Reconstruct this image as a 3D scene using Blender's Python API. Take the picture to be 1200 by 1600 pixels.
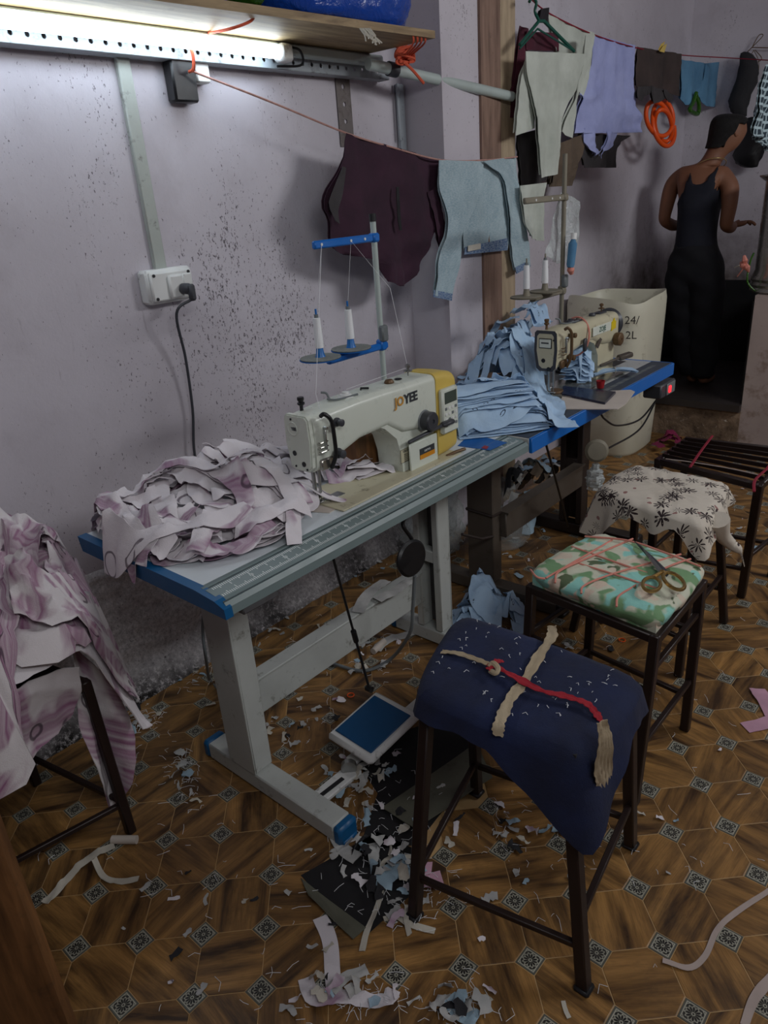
import bpy, bmesh, math, random
import numpy as np
from mathutils import Vector, Matrix, Euler
sc = bpy.context.scene
for o in list(bpy.data.objects): bpy.data.objects.remove(o)
COL = sc.collection
PI = math.pi
# ------------------------------------------------------------------ camera
CAM = np.array([1.1254, -0.7307, 1.4835])
CR = np.array([[0.7564438, -0.2071494, 0.6203885], [0.6501871, 0.3412099, -0.6788465], [-0.0710601, 0.9168778, 0.3927920]])
CF = 1134.2
cd = bpy.data.cameras.new('camera'); cam = bpy.data.objects.new('camera', cd); COL.objects.link(cam)
cd.sensor_fit = 'VERTICAL'; cd.sensor_height = 32.0; cd.lens = CF/1600*32.0; cd.clip_start = 0.02
M4 = Matrix.Identity(4)
for i in range(3):
    for j in range(3): M4[i][j] = CR[i][j]
    M4[i][3] = CAM[i]
cam.matrix_world = M4
sc.camera = cam
def at(px, py, ax, v):
    """photo pixel -> point on the plane ax = v"""
    d = CR @ np.array([(px-600)/CF, -(py-800)/CF, -1.0]); k = 'xyz'.index(ax)
    return CAM + d*((v-CAM[k])/d[k])
# ------------------------------------------------------------------ light
w = bpy.data.worlds.new('world'); sc.world = w; w.use_nodes = True
w.node_tree.nodes['Background'].inputs[0].default_value = (0.75, 0.82, 1.0, 1)
w.node_tree.nodes['Background'].inputs[1].default_value = 0.25
def area(name, loc, target, sx, sy, power, color):
    l = bpy.data.lights.new(name, 'AREA'); l.shape = 'RECTANGLE'; l.size = sx; l.size_y = sy; l.energy = power; l.color = color
    o = bpy.data.objects.new(name, l); COL.objects.link(o); o.location = loc
    o.rotation_euler = (Vector(target)-Vector(loc)).to_track_quat('-Z', 'Y').to_euler()
    return o
area('far_tube_lamp', (2.35, 2.5, 2.45), (-0.7, 2.6, 1.0), 1.2, 0.4, 32, (0.97, 0.985, 1.0))
area('rear_fill_light', (1.9, -0.6, 2.45), (-0.6, 0.7, 0.6), 1.2, 0.4, 14, (0.97, 0.985, 1.0))  # unseen fill light, added to brighten the skirting and near floor
TUBE_POWER = 13.0
sc.view_settings.view_transform = 'Standard'; sc.view_settings.look = 'None'
sc.view_settings.exposure = 0.0; sc.view_settings.gamma = 1.0; sc.view_settings.use_curve_mapping = False
# ------------------------------------------------------------------ materials
def lin(c):
    if isinstance(c, str): c = tuple(int(c[i:i+2], 16) for i in (0, 2, 4))
    return tuple(((x/255)/12.92 if x/255 <= .04045 else ((x/255+.055)/1.055)**2.4) for x in c) + (1.0,)
class NT:
    def __init__(s, name):
        s.m = bpy.data.materials.new(name); s.m.use_nodes = True; s.t = s.m.node_tree; s.n = s.t.nodes
        s.b = s.n['Principled BSDF']
    def new(s, typ, **kw):
        n = s.n.new(typ)
        for k, v in kw.items(): setattr(n, k, v)
        return n
    def inp(s, sock, v):
        if isinstance(v, bpy.types.NodeSocket): s.t.links.new(v, sock)
        elif v is not None:
            if hasattr(sock.default_value, '__len__') and not hasattr(v, '__len__'): v = (v,)*len(sock.default_value)
            sock.default_value = v
    def math(s, op, a, b=0.0, c=0.0, clamp=False):
        n = s.new('ShaderNodeMath', operation=op); n.use_clamp = clamp
        for i, v in enumerate((a, b, c)): s.inp(n.inputs[i], v)
        return n.outputs[0]
    def vmath(s, op, a, b=(0, 0, 0)):
        n = s.new('ShaderNodeVectorMath', operation=op); s.inp(n.inputs[0], a); s.inp(n.inputs[1], b)
        return n.outputs[1] if op in ('LENGTH', 'DOT_PRODUCT') else n.outputs[0]
    def noise(s, vec, scale, detail=3, rough=.5, dist=0.0, col=False):
        n = s.new('ShaderNodeTexNoise'); s.inp(n.inputs['Vector'], vec); s.inp(n.inputs['Scale'], scale)
        n.inputs['Detail'].default_value = detail; n.inputs['Roughness'].default_value = rough; n.inputs['Distortion'].default_value = dist
        return n.outputs[1] if col else n.outputs[0]
    def voro(s, vec, scale, feature='F1', out='Distance', rnd=1.0):
        n = s.new('ShaderNodeTexVoronoi', feature=feature); s.inp(n.inputs['Vector'], vec); s.inp(n.inputs['Scale'], scale)
        n.inputs['Randomness'].default_value = rnd
        return n.outputs[out]
    def mapr(s, v, a, b, c=0.0, d=1.0):
        n = s.new('ShaderNodeMapRange'); s.inp(n.inputs[0], v)
        for i, x in enumerate((a, b, c, d)): s.inp(n.inputs[i+1], x)
        return n.outputs[0]
    def mix(s, f, a, b, mode='MIX'):
        n = s.new('ShaderNodeMix', data_type='RGBA', blend_type=mode); s.inp(n.inputs[0], f)
        s.inp(n.inputs[6], a); s.inp(n.inputs[7], b); return n.outputs[2]
    def co(s, k='Object'): return s.new('ShaderNodeTexCoord').outputs[k]
    def pos(s): return s.new('ShaderNodeNewGeometry').outputs['Position']
    def xyz(s, v):
        n = s.new('ShaderNodeSeparateXYZ'); s.inp(n.inputs[0], v); return n.outputs
    def comb(s, x, y, z):
        n = s.new('ShaderNodeCombineXYZ')
        for i, v in enumerate((x, y, z)): s.inp(n.inputs[i], v)
        return n.outputs[0]
    def bump(s, h, strength=.3, dist=.002):
        n = s.new('ShaderNodeBump'); s.inp(n.inputs['Height'], h); n.inputs['Strength'].default_value = strength
        n.inputs['Distance'].default_value = dist; s.t.links.new(n.outputs[0], s.b.inputs['Normal'])
    def done(s, col=None, rough=.6, metal=0.0, **kw):
        s.inp(s.b.inputs['Base Color'], col); s.inp(s.b.inputs['Roughness'], rough); s.inp(s.b.inputs['Metallic'], metal)
        for k, v in kw.items(): s.inp(s.b.inputs[k.replace('_', ' ')], v)
        return s.m
def plain(name, c, rough=.5, metal=0.0, var=.12, dirt=0.0, dirtcol='3a3024', scale=14, bump=.08, **kw):
    t = NT(name); c = lin(c); P = t.pos()
    n = t.noise(P, scale, 4, .6)
    dark = tuple(x*(1-var*1.6) for x in c[:3])+(1,); light = tuple(min(1, x*(1+var)) for x in c[:3])+(1,)
    col = t.mix(n, dark, light)
    if dirt > 0:
        d = t.mapr(t.noise(P, scale*1.7, 6, .7), .62-dirt*.25, .74, 0, .85)
        col = t.mix(d, col, lin(dirtcol))
    t.bump(t.noise(P, 180, 2), bump, .001)
    return t.done(col, t.mapr(n, .3, .7, max(0, rough-.08), min(1, rough+.08)), metal, **kw)
def m_wall():
    t = NT('lavender_painted_plaster'); P = t.pos(); X = t.xyz(P)
    big = t.noise(P, 1.1, 4, .55); mid = t.noise(P, 5.0, 5, .65)
    col = t.mix(t.mapr(big, .35, .65), lin((186, 180, 188)), lin((204, 199, 207)))
    col = t.mix(t.mapr(mid, .5, .75, 0, .5), col, lin((172, 165, 172)))
    # mould specks, in drifts
    st = t.vmath('MULTIPLY', P, (1, 1, .55))
    sp = t.noise(st, 125, 3, .75); patch = t.noise(st, 3.1, 3, .6)
    yz = t.math('ADD', t.math('ABSOLUTE', t.math('SUBTRACT', X[1], .88)), t.math('MULTIPLY', t.math('ABSOLUTE', t.math('SUBTRACT', X[2], 1.05)), .8))
    drift = t.mapr(yz, 0, .55, .13, 0.0)
    thr = t.math('SUBTRACT', .824, t.math('ADD', t.math('MULTIPLY', patch, .33), drift))
    m = t.mapr(sp, thr, t.math('ADD', thr, .05), 0, .85)
    col = t.mix(m, col, lin((62, 52, 58)))
    sc_ = t.noise(t.vmath('MULTIPLY', P, (1, 9, 1.2)), 3.5, 4, .75)
    col = t.mix(t.mapr(sc_, .66, .74, 0, .35), col, lin((110, 98, 104)))
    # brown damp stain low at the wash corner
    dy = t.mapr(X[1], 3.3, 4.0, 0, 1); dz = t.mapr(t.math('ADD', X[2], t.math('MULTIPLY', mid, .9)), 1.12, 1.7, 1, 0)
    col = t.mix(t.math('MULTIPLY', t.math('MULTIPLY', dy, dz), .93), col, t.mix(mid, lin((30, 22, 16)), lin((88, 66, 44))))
    t.bump(t.math('ADD', t.noise(P, 60, 4, .6), t.math('MULTIPLY', mid, 2)), .35, .003)
    return t.done(col, .75)
def m_rough():
    t = NT('rough_cement_skirting'); P = t.pos(); X = t.xyz(P)
    n = t.noise(P, 70, 4, .75); b = t.noise(P, 4, 4, .6)
    col = t.mix(t.mapr(n, .3, .7), lin((160, 155, 156)), lin((228, 223, 224)))
    h = t.math('ADD', X[2], t.math('MULTIPLY', b, -.34))
    m = t.math('MULTIPLY', t.mapr(h, -.19, -.06, 1, 0), t.mapr(t.noise(P, 55, 5, .8), .36, .5, 0, 1))
    m = t.math('MAXIMUM', m, t.mapr(t.noise(P, 90, 4, .8), .62, .66, 0, .85))
    col = t.mix(m, col, lin((24, 20, 18)))
    t.bump(n, .6, .006)
    return t.done(col, .9)
def m_vinyl(diamond=False):
    t = NT('wood_print_tile' if not diamond else 'lace_print_insert'); O = t.co('Object'); P = t.pos()
    oi = t.new('ShaderNodeObjectInfo').outputs['Random']
    at_ = t.new('ShaderNodeAttribute', attribute_name='rnd').outputs['Fac']
    r = t.math('FRACT', t.math('ADD', oi, t.math('MULTIPLY', at_, 7.31)))
    dirt = t.noise(P, 6, 6, .7)
    if not diamond:
        ang = t.math('ADD', t.math('MULTIPLY', t.math('FLOOR', t.math('MULTIPLY', r, 4)), PI/4), t.math('MULTIPLY', t.math('SINE', t.math('MULTIPLY', r, 91)), .12))
        vr = t.new('ShaderNodeVectorRotate', rotation_type='Z_AXIS'); t.inp(vr.inputs['Vector'], P); t.inp(vr.inputs['Angle'], ang)
        off = t.math('MULTIPLY', r, 13.7)
        v = t.vmath('ADD', vr.outputs[0], t.comb(off, off, 0))
        v = t.vmath('MULTIPLY', v, (1, 7, 1))
        g = t.noise(v, 3.6, 6, .6, .35); g2 = t.noise(t.vmath('MULTIPLY', v, (1, 3, 1)), 16, 4, .6)
        col = t.mix(t.mapr(g, .34, .66), lin((60, 41, 25)), lin((182, 136, 78)))
        col = t.mix(t.mapr(g2, .45, .75, 0, .45), col, lin((60, 41, 27)))
        hv = t.math('FRACT', t.math('MULTIPLY', r, 5.3))
        col = t.mix(t.mapr(hv, 0, 1, 0, .4), col, lin((96, 72, 48)), 'MULTIPLY') if False else t.mix(t.mapr(hv, 0, 1, 0, .35), col, lin((82, 60, 42)))
    else:
        uv = t.new('ShaderNodeUVMap').outputs[0]; X = t.xyz(uv)
        u, v = X[0], X[1]
        rr = t.math('SQRT', t.math('ADD', t.math('MULTIPLY', u, u), t.math('MULTIPLY', v, v)))
        th = t.math('ARCTAN2', v, u)
        pet = t.math('ABSOLUTE', t.math('SINE', t.math('MULTIPLY', th, 6)))
        edge = t.math('ABSOLUTE', t.math('SUBTRACT', rr, t.math('ADD', .3, t.math('MULTIPLY', pet, .2))))
        l1 = t.mapr(edge, .02, .06, 1, 0)
        l2 = t.mapr(t.math('ABSOLUTE', t.math('SUBTRACT', pet, .12)), .06, .14, 1, 0); l2 = t.math('MULTIPLY', l2, t.mapr(rr, .1, .14))
        l2 = t.math('MULTIPLY', l2, t.mapr(rr, .5, .46))
        l3 = t.mapr(t.math('ABSOLUTE', t.math('SUBTRACT', rr, .09)), .02, .04, 1, 0)
        m1 = t.math('MAXIMUM', t.math('ABSOLUTE', u), t.math('ABSOLUTE', v))
        sq = t.mapr(t.math('ABSOLUTE', t.math('SUBTRACT', m1, .56)), .02, .05, 1, 0)
        cor = t.math('MULTIPLY', t.mapr(rr, .56, .6), t.math('GREATER_THAN', t.math('SINE', t.math('MULTIPLY', rr, 60)), .1))
        cor = t.math('MULTIPLY', cor, t.mapr(m1, .57, .53))
        ln = t.math('MAXIMUM', t.math('MAXIMUM', l1, l2), t.math('MAXIMUM', l3, t.math('MAXIMUM', sq, cor)))
        base = t.mix(t.mapr(m1, .58, .6), lin((34, 32, 30)), lin((92, 92, 84)))
        col = t.mix(ln, base, lin((176, 174, 158)))
    col = t.mix(t.mapr(dirt, .5, .78, 0, .6), col, lin((44, 36, 28)))
    sc_ = t.noise(t.vmath('MULTIPLY', P, (1, 1, 1)), 34, 5, .8)
    col = t.mix(t.mapr(sc_, .66, .72, 0, .5), col, lin((120, 108, 92)))
    t.bump(dirt, .12, .003)
    return t.done(col, t.mapr(dirt, .3, .7, .3, .52), 0, Specular_IOR_Level=.4)
def fab(name, fn, rough=.85, wr=.25):
    t = NT(name); O = t.co('UV'); col = fn(t, O)
    t.bump(t.math('ADD', t.noise(t.pos(), 420, 2), t.math('MULTIPLY', t.noise(t.pos(), 45, 4, .6), 3)), wr, .003)
    return t.done(col, rough, 0, Sheen_Weight=.04)
def f_mauve(t, O):
    X = t.xyz(O); n = t.noise(O, 9, 2, .5)
    pl = t.mapr(t.noise(t.vmath('MULTIPLY', O, (5.5, 9, 1)), 1, 2, .4), .55, .61)
    pl = t.math('MULTIPLY', pl, t.mapr(t.noise(t.vmath('MULTIPLY', O, (60, 4, 1)), 1, 1), .3, .7, .5, 1))
    col = t.mix(pl, lin((224, 218, 222)), lin((152, 112, 140)))
    d = t.voro(O, 8.5); ring = t.mapr(t.math('ABSOLUTE', t.math('SUBTRACT', d, .3)), .012, .03, 1, 0)
    pick = t.math('GREATER_THAN', t.xyz(t.voro(O, 8.5, out='Color'))[0], .62)
    return t.mix(t.math('MULTIPLY', t.math('MULTIPLY', ring, pick), .8), col, lin((70, 48, 66)))
def f_mauve2(t, O):
    pl = t.mapr(t.noise(t.vmath('MULTIPLY', O, (7, 11, 1)), 1, 2, .4), .44, .52)
    pl = t.math('MULTIPLY', pl, t.mapr(t.noise(t.vmath('MULTIPLY', O, (70, 4, 1)), 1, 1), .3, .7, .35, 1))
    col = t.mix(pl, lin((216, 210, 212)), lin((146, 98, 130)))
    d = t.voro(O, 11, 'F1', 'Distance', .8); ring = t.mapr(t.math('ABSOLUTE', t.math('SUBTRACT', d, .3)), .015, .035, 1, 0)
    pick = t.math('GREATER_THAN', t.xyz(t.voro(O, 11, out='Color'))[0], .6)
    return t.mix(t.math('MULTIPLY', t.math('MULTIPLY', ring, pick), .8), col, lin((62, 44, 60)))
def f_blue(t, O):
    n = t.noise(O, 14, 3, .5); col = t.mix(n, lin((156, 190, 224)), lin((190, 216, 238)))
    d = t.voro(O, 22); m = t.math('MULTIPLY', t.mapr(t.math('ABSOLUTE', t.math('SUBTRACT', d, .17)), .02, .05, 1, 0), t.math('GREATER_THAN', t.xyz(t.voro(O, 22, out='Color'))[1], .66))
    m = t.math('MULTIPLY', m, t.math('GREATER_THAN', t.noise(O, 60), .5))
    return t.mix(m, col, lin((44, 58, 84)))
def f_camo(t, O):
    a = t.noise(O, 13, 2, .5, .4); b = t.noise(t.vmath('ADD', O, (5, 3, 0)), 17, 2, .5, .4); c = t.noise(t.vmath('ADD', O, (9, 7, 0)), 11, 1, .5, .3)
    col = lin((206, 208, 186)); col = t.mix(t.mapr(c, .55, .58), col, lin((146, 208, 196)))
    col = t.mix(t.mapr(a, .53, .57), col, lin((118, 156, 112))); col = t.mix(t.mapr(b, .64, .66), col, lin((88, 104, 74)))
    return t.mix(t.mapr(t.noise(t.vmath('ADD', O, (2, 8, 0)), 15, 2), .6, .62), col, lin((214, 198, 178)))
def f_floral(t, O):
    v = t.new('ShaderNodeTexVoronoi', feature='F1'); t.inp(v.inputs['Vector'], O); v.inputs['Scale'].default_value = 17
    d = t.vmath('SUBTRACT', t.vmath('MULTIPLY', O, (1, 1, 1)), v.outputs['Position']); X = t.xyz(d)
    rr = t.vmath('LENGTH', d); th = t.math('ARCTAN2', X[1], X[0])
    pt = t.math('ADD', .006, t.math('MULTIPLY', t.math('POWER', t.math('ABSOLUTE', t.math('SINE', t.math('MULTIPLY', th, 4.5))), 1.5), .023))
    m = t.math('MULTIPLY', t.math('LESS_THAN', rr, pt), t.math('GREATER_THAN', t.xyz(v.outputs['Color'])[0], .22))
    m = t.math('MULTIPLY', m, t.math('GREATER_THAN', t.noise(O, 90), .4))
    tri = t.math('MULTIPLY', t.math('LESS_THAN', t.voro(O, 23), .17), t.math('GREATER_THAN', t.xyz(t.voro(O, 23, out='Color'))[2], .7))
    col = t.mix(t.noise(O, 5), lin((192, 182, 166)), lin((222, 214, 200)))
    col = t.mix(tri, col, lin((150, 110, 104))); return t.mix(m, col, lin((44, 28, 30)))
def f_flat(c, c2=None, s=7):
    def f(t, O):
        c2_ = lin(c2) if c2 else tuple(x*.72 for x in lin(c)[:3])+(1,)
        return t.mix(t.mapr(t.noise(t.pos(), s, 4, .6), .3, .7), c2_, lin(c))
    return f
def f_denim(c, c2):
    def f(t, O):
        col = t.mix(t.mapr(t.noise(O, 9, 4, .6), .3, .7), lin(c2), lin(c))
        return t.mix(t.mapr(t.noise(t.vmath('MULTIPLY', O, (1, .3, 1)), 260, 2), .35, .7, 0, .5), col, lin((200, 212, 214)))
    return f
def f_plaid(t, O):
    X = t.xyz(O); a = t.math('GREATER_THAN', t.math('SINE', t.math('MULTIPLY', X[0], 190)), .55); b = t.math('GREATER_THAN', t.math('SINE', t.math('MULTIPLY', X[1], 190)), .55)
    return t.mix(t.math('MAXIMUM', t.math('MULTIPLY', a, .8), t.math('MULTIPLY', b, .6)), lin((22, 40, 52)), lin((170, 190, 196)))
def m_wood(name, a, b, axis=2, rough=.6):
    t = NT(name); P = t.pos(); s = [9, 9, 9]; s[axis] = 1
    g = t.noise(t.vmath('MULTIPLY', P, tuple(s)), 3.5, 5, .6, .6)
    col = t.mix(t.mapr(g, .32, .68), lin(a), lin(b)); n = t.noise(P, 22, 5, .7)
    col = t.mix(t.mapr(n, .6, .75, 0, .5), col, lin((50, 40, 32))); t.bump(g, .25, .002)
    return t.done(col, rough)
def m_clear(name, c=(205, 212, 212), a=.45):
    t = NT(name); n = t.noise(t.pos(), 16, 5, .7, .5)
    t.bump(t.math('MULTIPLY', n, 2), .9, .01)
    return t.done(lin(c), .18, 0, Alpha=t.mapr(n, .3, .7, a*.6, min(1, a*1.5)), Specular_IOR_Level=.8)
def m_bag(name, c):
    t = NT(name); n = t.noise(t.pos(), 15, 5, .65, .6); t.bump(n, .8, .012)
    return t.done(t.mix(n, tuple(x*.6 for x in lin(c)[:3])+(1,), lin(c)), .25, 0, Specular_IOR_Level=.6)
def m_brick():
    t = NT('stained_masonry'); P = t.pos(); n = t.noise(P, 9, 6, .7)
    br = t.new('ShaderNodeTexBrick'); t.inp(br.inputs[0], t.vmath('MULTIPLY', P, (1, 1, 1)))
    col = t.mix(t.mapr(n, .3, .7), lin((64, 48, 34)), lin((158, 134, 110))); col = t.mix(t.mapr(t.noise(P, 40, 4, .8), .62, .7), col, lin((200, 188, 176)))
    t.bump(n, .9, .02); return t.done(col, .85)
def emis(name, c, s):
    m = bpy.data.materials.new(name); m.use_nodes = True; b = m.node_tree.nodes['Principled BSDF']
    b.inputs['Base Color'].default_value = lin(c); b.inputs['Emission Color'].default_value = lin(c); b.inputs['Emission Strength'].default_value = s
    return m
M = dict(
 wall=m_wall(), rough=m_rough(), tile=m_vinyl(), lace=m_vinyl(True), brick=m_brick(),
 sub=plain('bare_black_subfloor', (26, 25, 28), .8, var=.4, dirt=.3, dirtcol='15120f'),
 joint=plain('pale_joint_print', (190, 156, 108), .6, var=.2),
 olive=plain('vinyl_underside', (100, 100, 86), .7, var=.25, dirt=.2), olive_dark=plain('black_rubber', (20, 21, 26), .6, var=.3),
 ceil=plain('ceiling_plaster', (190, 182, 190), .8), pier=plain('pier_plaster', (176, 160, 154), .85, var=.2, dirt=.35, dirtcol='6a5138', scale=5, bump=.5),
 black_panel=plain('black_panel', (15, 15, 18), .6), dark_step=plain('dark_platform', (52, 46, 44), .5),
 lam=plain('white_laminate', (216, 224, 228), .32, var=.05, dirt=.06, scale=6), lam2=plain('worn_white_laminate', (190, 192, 190), .45, var=.15, dirt=.25),
 strip=plain('grey_green_edge_strip', (118, 134, 134), .35, var=.06), ruler=plain('ruler_print', (238, 246, 242), .5), stripd=plain('dark_groove', (64, 78, 80), .5),
 blue_cap=plain('blue_plastic_edge', (10, 88, 138), .4, var=.08), blue_edge=plain('bright_blue_edge', (14, 104, 190), .4, var=.06), grey_band=plain('grey_printed_band', (66, 74, 86), .45, var=.1),
 frame=plain('cream_painted_steel', (186, 190, 186), .45, var=.1, dirt=.15, dirtcol='57503f'), frame_dk=plain('dark_grey_steel', (84, 84, 86), .6, var=.3, dirt=.3),  # second one: dark grey with scattered dirt, for underframe and leg recess plates
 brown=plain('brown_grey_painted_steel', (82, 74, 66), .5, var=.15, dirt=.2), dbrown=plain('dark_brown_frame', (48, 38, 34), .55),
 stool=plain('dark_brown_steel', (42, 29, 26), .42, metal=.2, var=.25), mc=plain('machine_enamel', (212, 218, 206), .3, var=.04), mc2=plain('aged_machine_enamel', (196, 190, 162), .38, var=.1, dirt=.12, dirtcol='54452c'),
 yellow=plain('machine_yellow', (214, 186, 92), .35, var=.05), yel2=plain('yellow_sticker', (216, 190, 20), .5), orange=plain('orange_sticker', (214, 140, 24), .5), black=plain('black_plastic', (24, 25, 28), .4), dgrey=plain('dark_grey_plastic', (60, 62, 68), .45), grey=plain('grey_plastic', (112, 118, 120), .5),
 steel=plain('bright_steel', (170, 172, 170), .3, metal=.9), brass=plain('brass', (178, 148, 92), .3, metal=.9), chrome=plain('polished_steel', (170, 168, 160), .25, metal=.8), bronze=plain('worn_brown_metal', (104, 80, 54), .5, metal=.3),
 white=plain('white_plastic', (222, 224, 222), .5, var=.06, dirt=.12), thread=plain('white_thread', (232, 234, 236), .7, var=.04), sblue=plain('blue_plastic', (24, 110, 186), .4), felt=plain('grey_felt', (128, 132, 128), .9, var=.35, scale=90), tan=plain('dusty_tan_metal', (130, 124, 108), .6, var=.2),
 pedal=plain('blue_rubber_mat', (6, 76, 124), .5, var=.12), pvc=plain('white_pvc', (178, 190, 186), .4, var=.07), conduit=plain('grimy_conduit', (170, 176, 170), .5, var=.12, dirt=.2), rail=plain('painted_slotted_angle', (164, 172, 178), .45, var=.12, dirt=.25), rustrail=plain('weathered_slotted_angle', (112, 104, 102), .6, var=.2, dirt=.35),
 ply=m_wood('plywood_shelf', (118, 96, 66), (176, 152, 112), 1), beam1=m_wood('brown_beam', (108, 84, 72), (148, 120, 104)), beam2=m_wood('beige_beam', (150, 132, 108), (186, 166, 138)), post=m_wood('varnished_brown_wood', (74, 48, 28), (138, 96, 58), 2, .45),
 ink=plain('faded_black_ink', (50, 44, 40), .8), logo_dark=plain('dark_logo_print', (52, 56, 60), .5), logo_org=plain('orange_logo_print', (206, 150, 62), .5), lcd=plain('lcd_window', (72, 84, 78), .2),
 barrel=plain('off_white_plastic', (216, 214, 194), .45, var=.12, dirt=.15, dirtcol='7a7050', scale=5), skin=plain('brown_skin', (134, 90, 66), .62, var=.1, scale=9, bump=.03), hair=plain('black_hair', (13, 11, 11), .85, bump=.9, scale=60), navy_rib=plain('navy_cotton', (20, 23, 36), .9), trouser=plain('black_cotton', (14, 15, 22), .9), gold=plain('gold_chain', (200, 176, 120), .3, metal=.8),
 hose=plain('orange_hose', (232, 84, 16), .4, var=.05), green=plain('green_hanger', (20, 84, 70), .4), rope=plain('orange_twine', (214, 92, 62), .8), rope2=plain('faded_pink_rope', (190, 146, 136), .85, var=.35, scale=60), ropew=plain('white_rope', (184, 168, 160), .85), redcord=plain('crimson_cord', (134, 20, 44), .7), pinkcord=plain('pink_elastic', (216, 140, 124), .75), red=plain('red_plastic', (150, 22, 30), .4), redcloth=fab('red_cloth', f_flat((170, 26, 44))), wht_strip=fab('off_white_tape', f_flat((206, 200, 186))), tanstrip=fab('tan_tape', f_flat((184, 168, 140), (146, 128, 100))),
 mauve=fab('mauve_plaid_cloth', f_mauve), mauve2=fab('mauve_plaid_cloth_bold', f_mauve2), blue=fab('sky_blue_print_cloth', f_blue), camo=fab('camouflage_cloth', f_camo), floral=fab('floral_print_cloth', f_floral), navy=fab('navy_cloth', f_flat((17, 32, 72), (9, 18, 46))), maroon=fab('maroon_knit', f_flat((58, 24, 46), (40, 16, 34)), wr=.15), denim=fab('washed_denim', f_denim((164, 186, 194), (130, 156, 168))), denimb=fab('blue_denim', f_denim((70, 104, 150), (44, 78, 124))), cream=fab('cream_cotton', f_flat((198, 204, 194), (172, 178, 168))), lav=fab('lavender_cotton', f_flat((172, 180, 226), (148, 156, 206))), brownc=fab('brown_knit', f_flat((70, 56, 52), (48, 38, 36))), khaki=fab('khaki_cotton', f_flat((104, 88, 72), (76, 64, 52))), shorts=fab('blue_shorts_cloth', f_flat((98, 148, 182), (70, 118, 154))), wine=fab('wine_jersey', f_flat((92, 26, 48), (66, 18, 36))), greyc=fab('dark_grey_cloth', f_flat((64, 60, 62), (40, 38, 40))), plaid=fab('plaid_cloth', f_plaid), pink=fab('pink_cloth', f_flat((206, 160, 180))), scrapw=fab('pale_scrap_cloth', f_flat((206, 206, 202), (150, 150, 150))), scrapb=fab('pale_blue_scrap', f_flat((166, 192, 208))), darkcloth=fab('charcoal_scrap', f_flat((40, 40, 44))), magenta=fab('magenta_cloth', f_flat((130, 22, 70), (90, 14, 48))),
 clear=m_clear('clear_polythene'), clear2=m_clear('clear_polythene_thin', a=.25), bag=m_bag('blue_tarpaulin', (10, 72, 176)), baggreen=m_bag('green_tarpaulin', (52, 104, 20)), skinlip=plain('lip', (100, 56, 48), .5),
 tube=emis('lit_tube', (226, 242, 255), TUBE_POWER), led=emis('red_lamp', (255, 30, 40), 3.0), pearl=plain('notice_paper', (200, 196, 150), .6), bluep=plain('blue_sticker', (20, 92, 168), .4), phone=plain('navy_phone', (24, 28, 58), .25), paper=plain('creased_paper', (196, 186, 176), .8),
)
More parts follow.
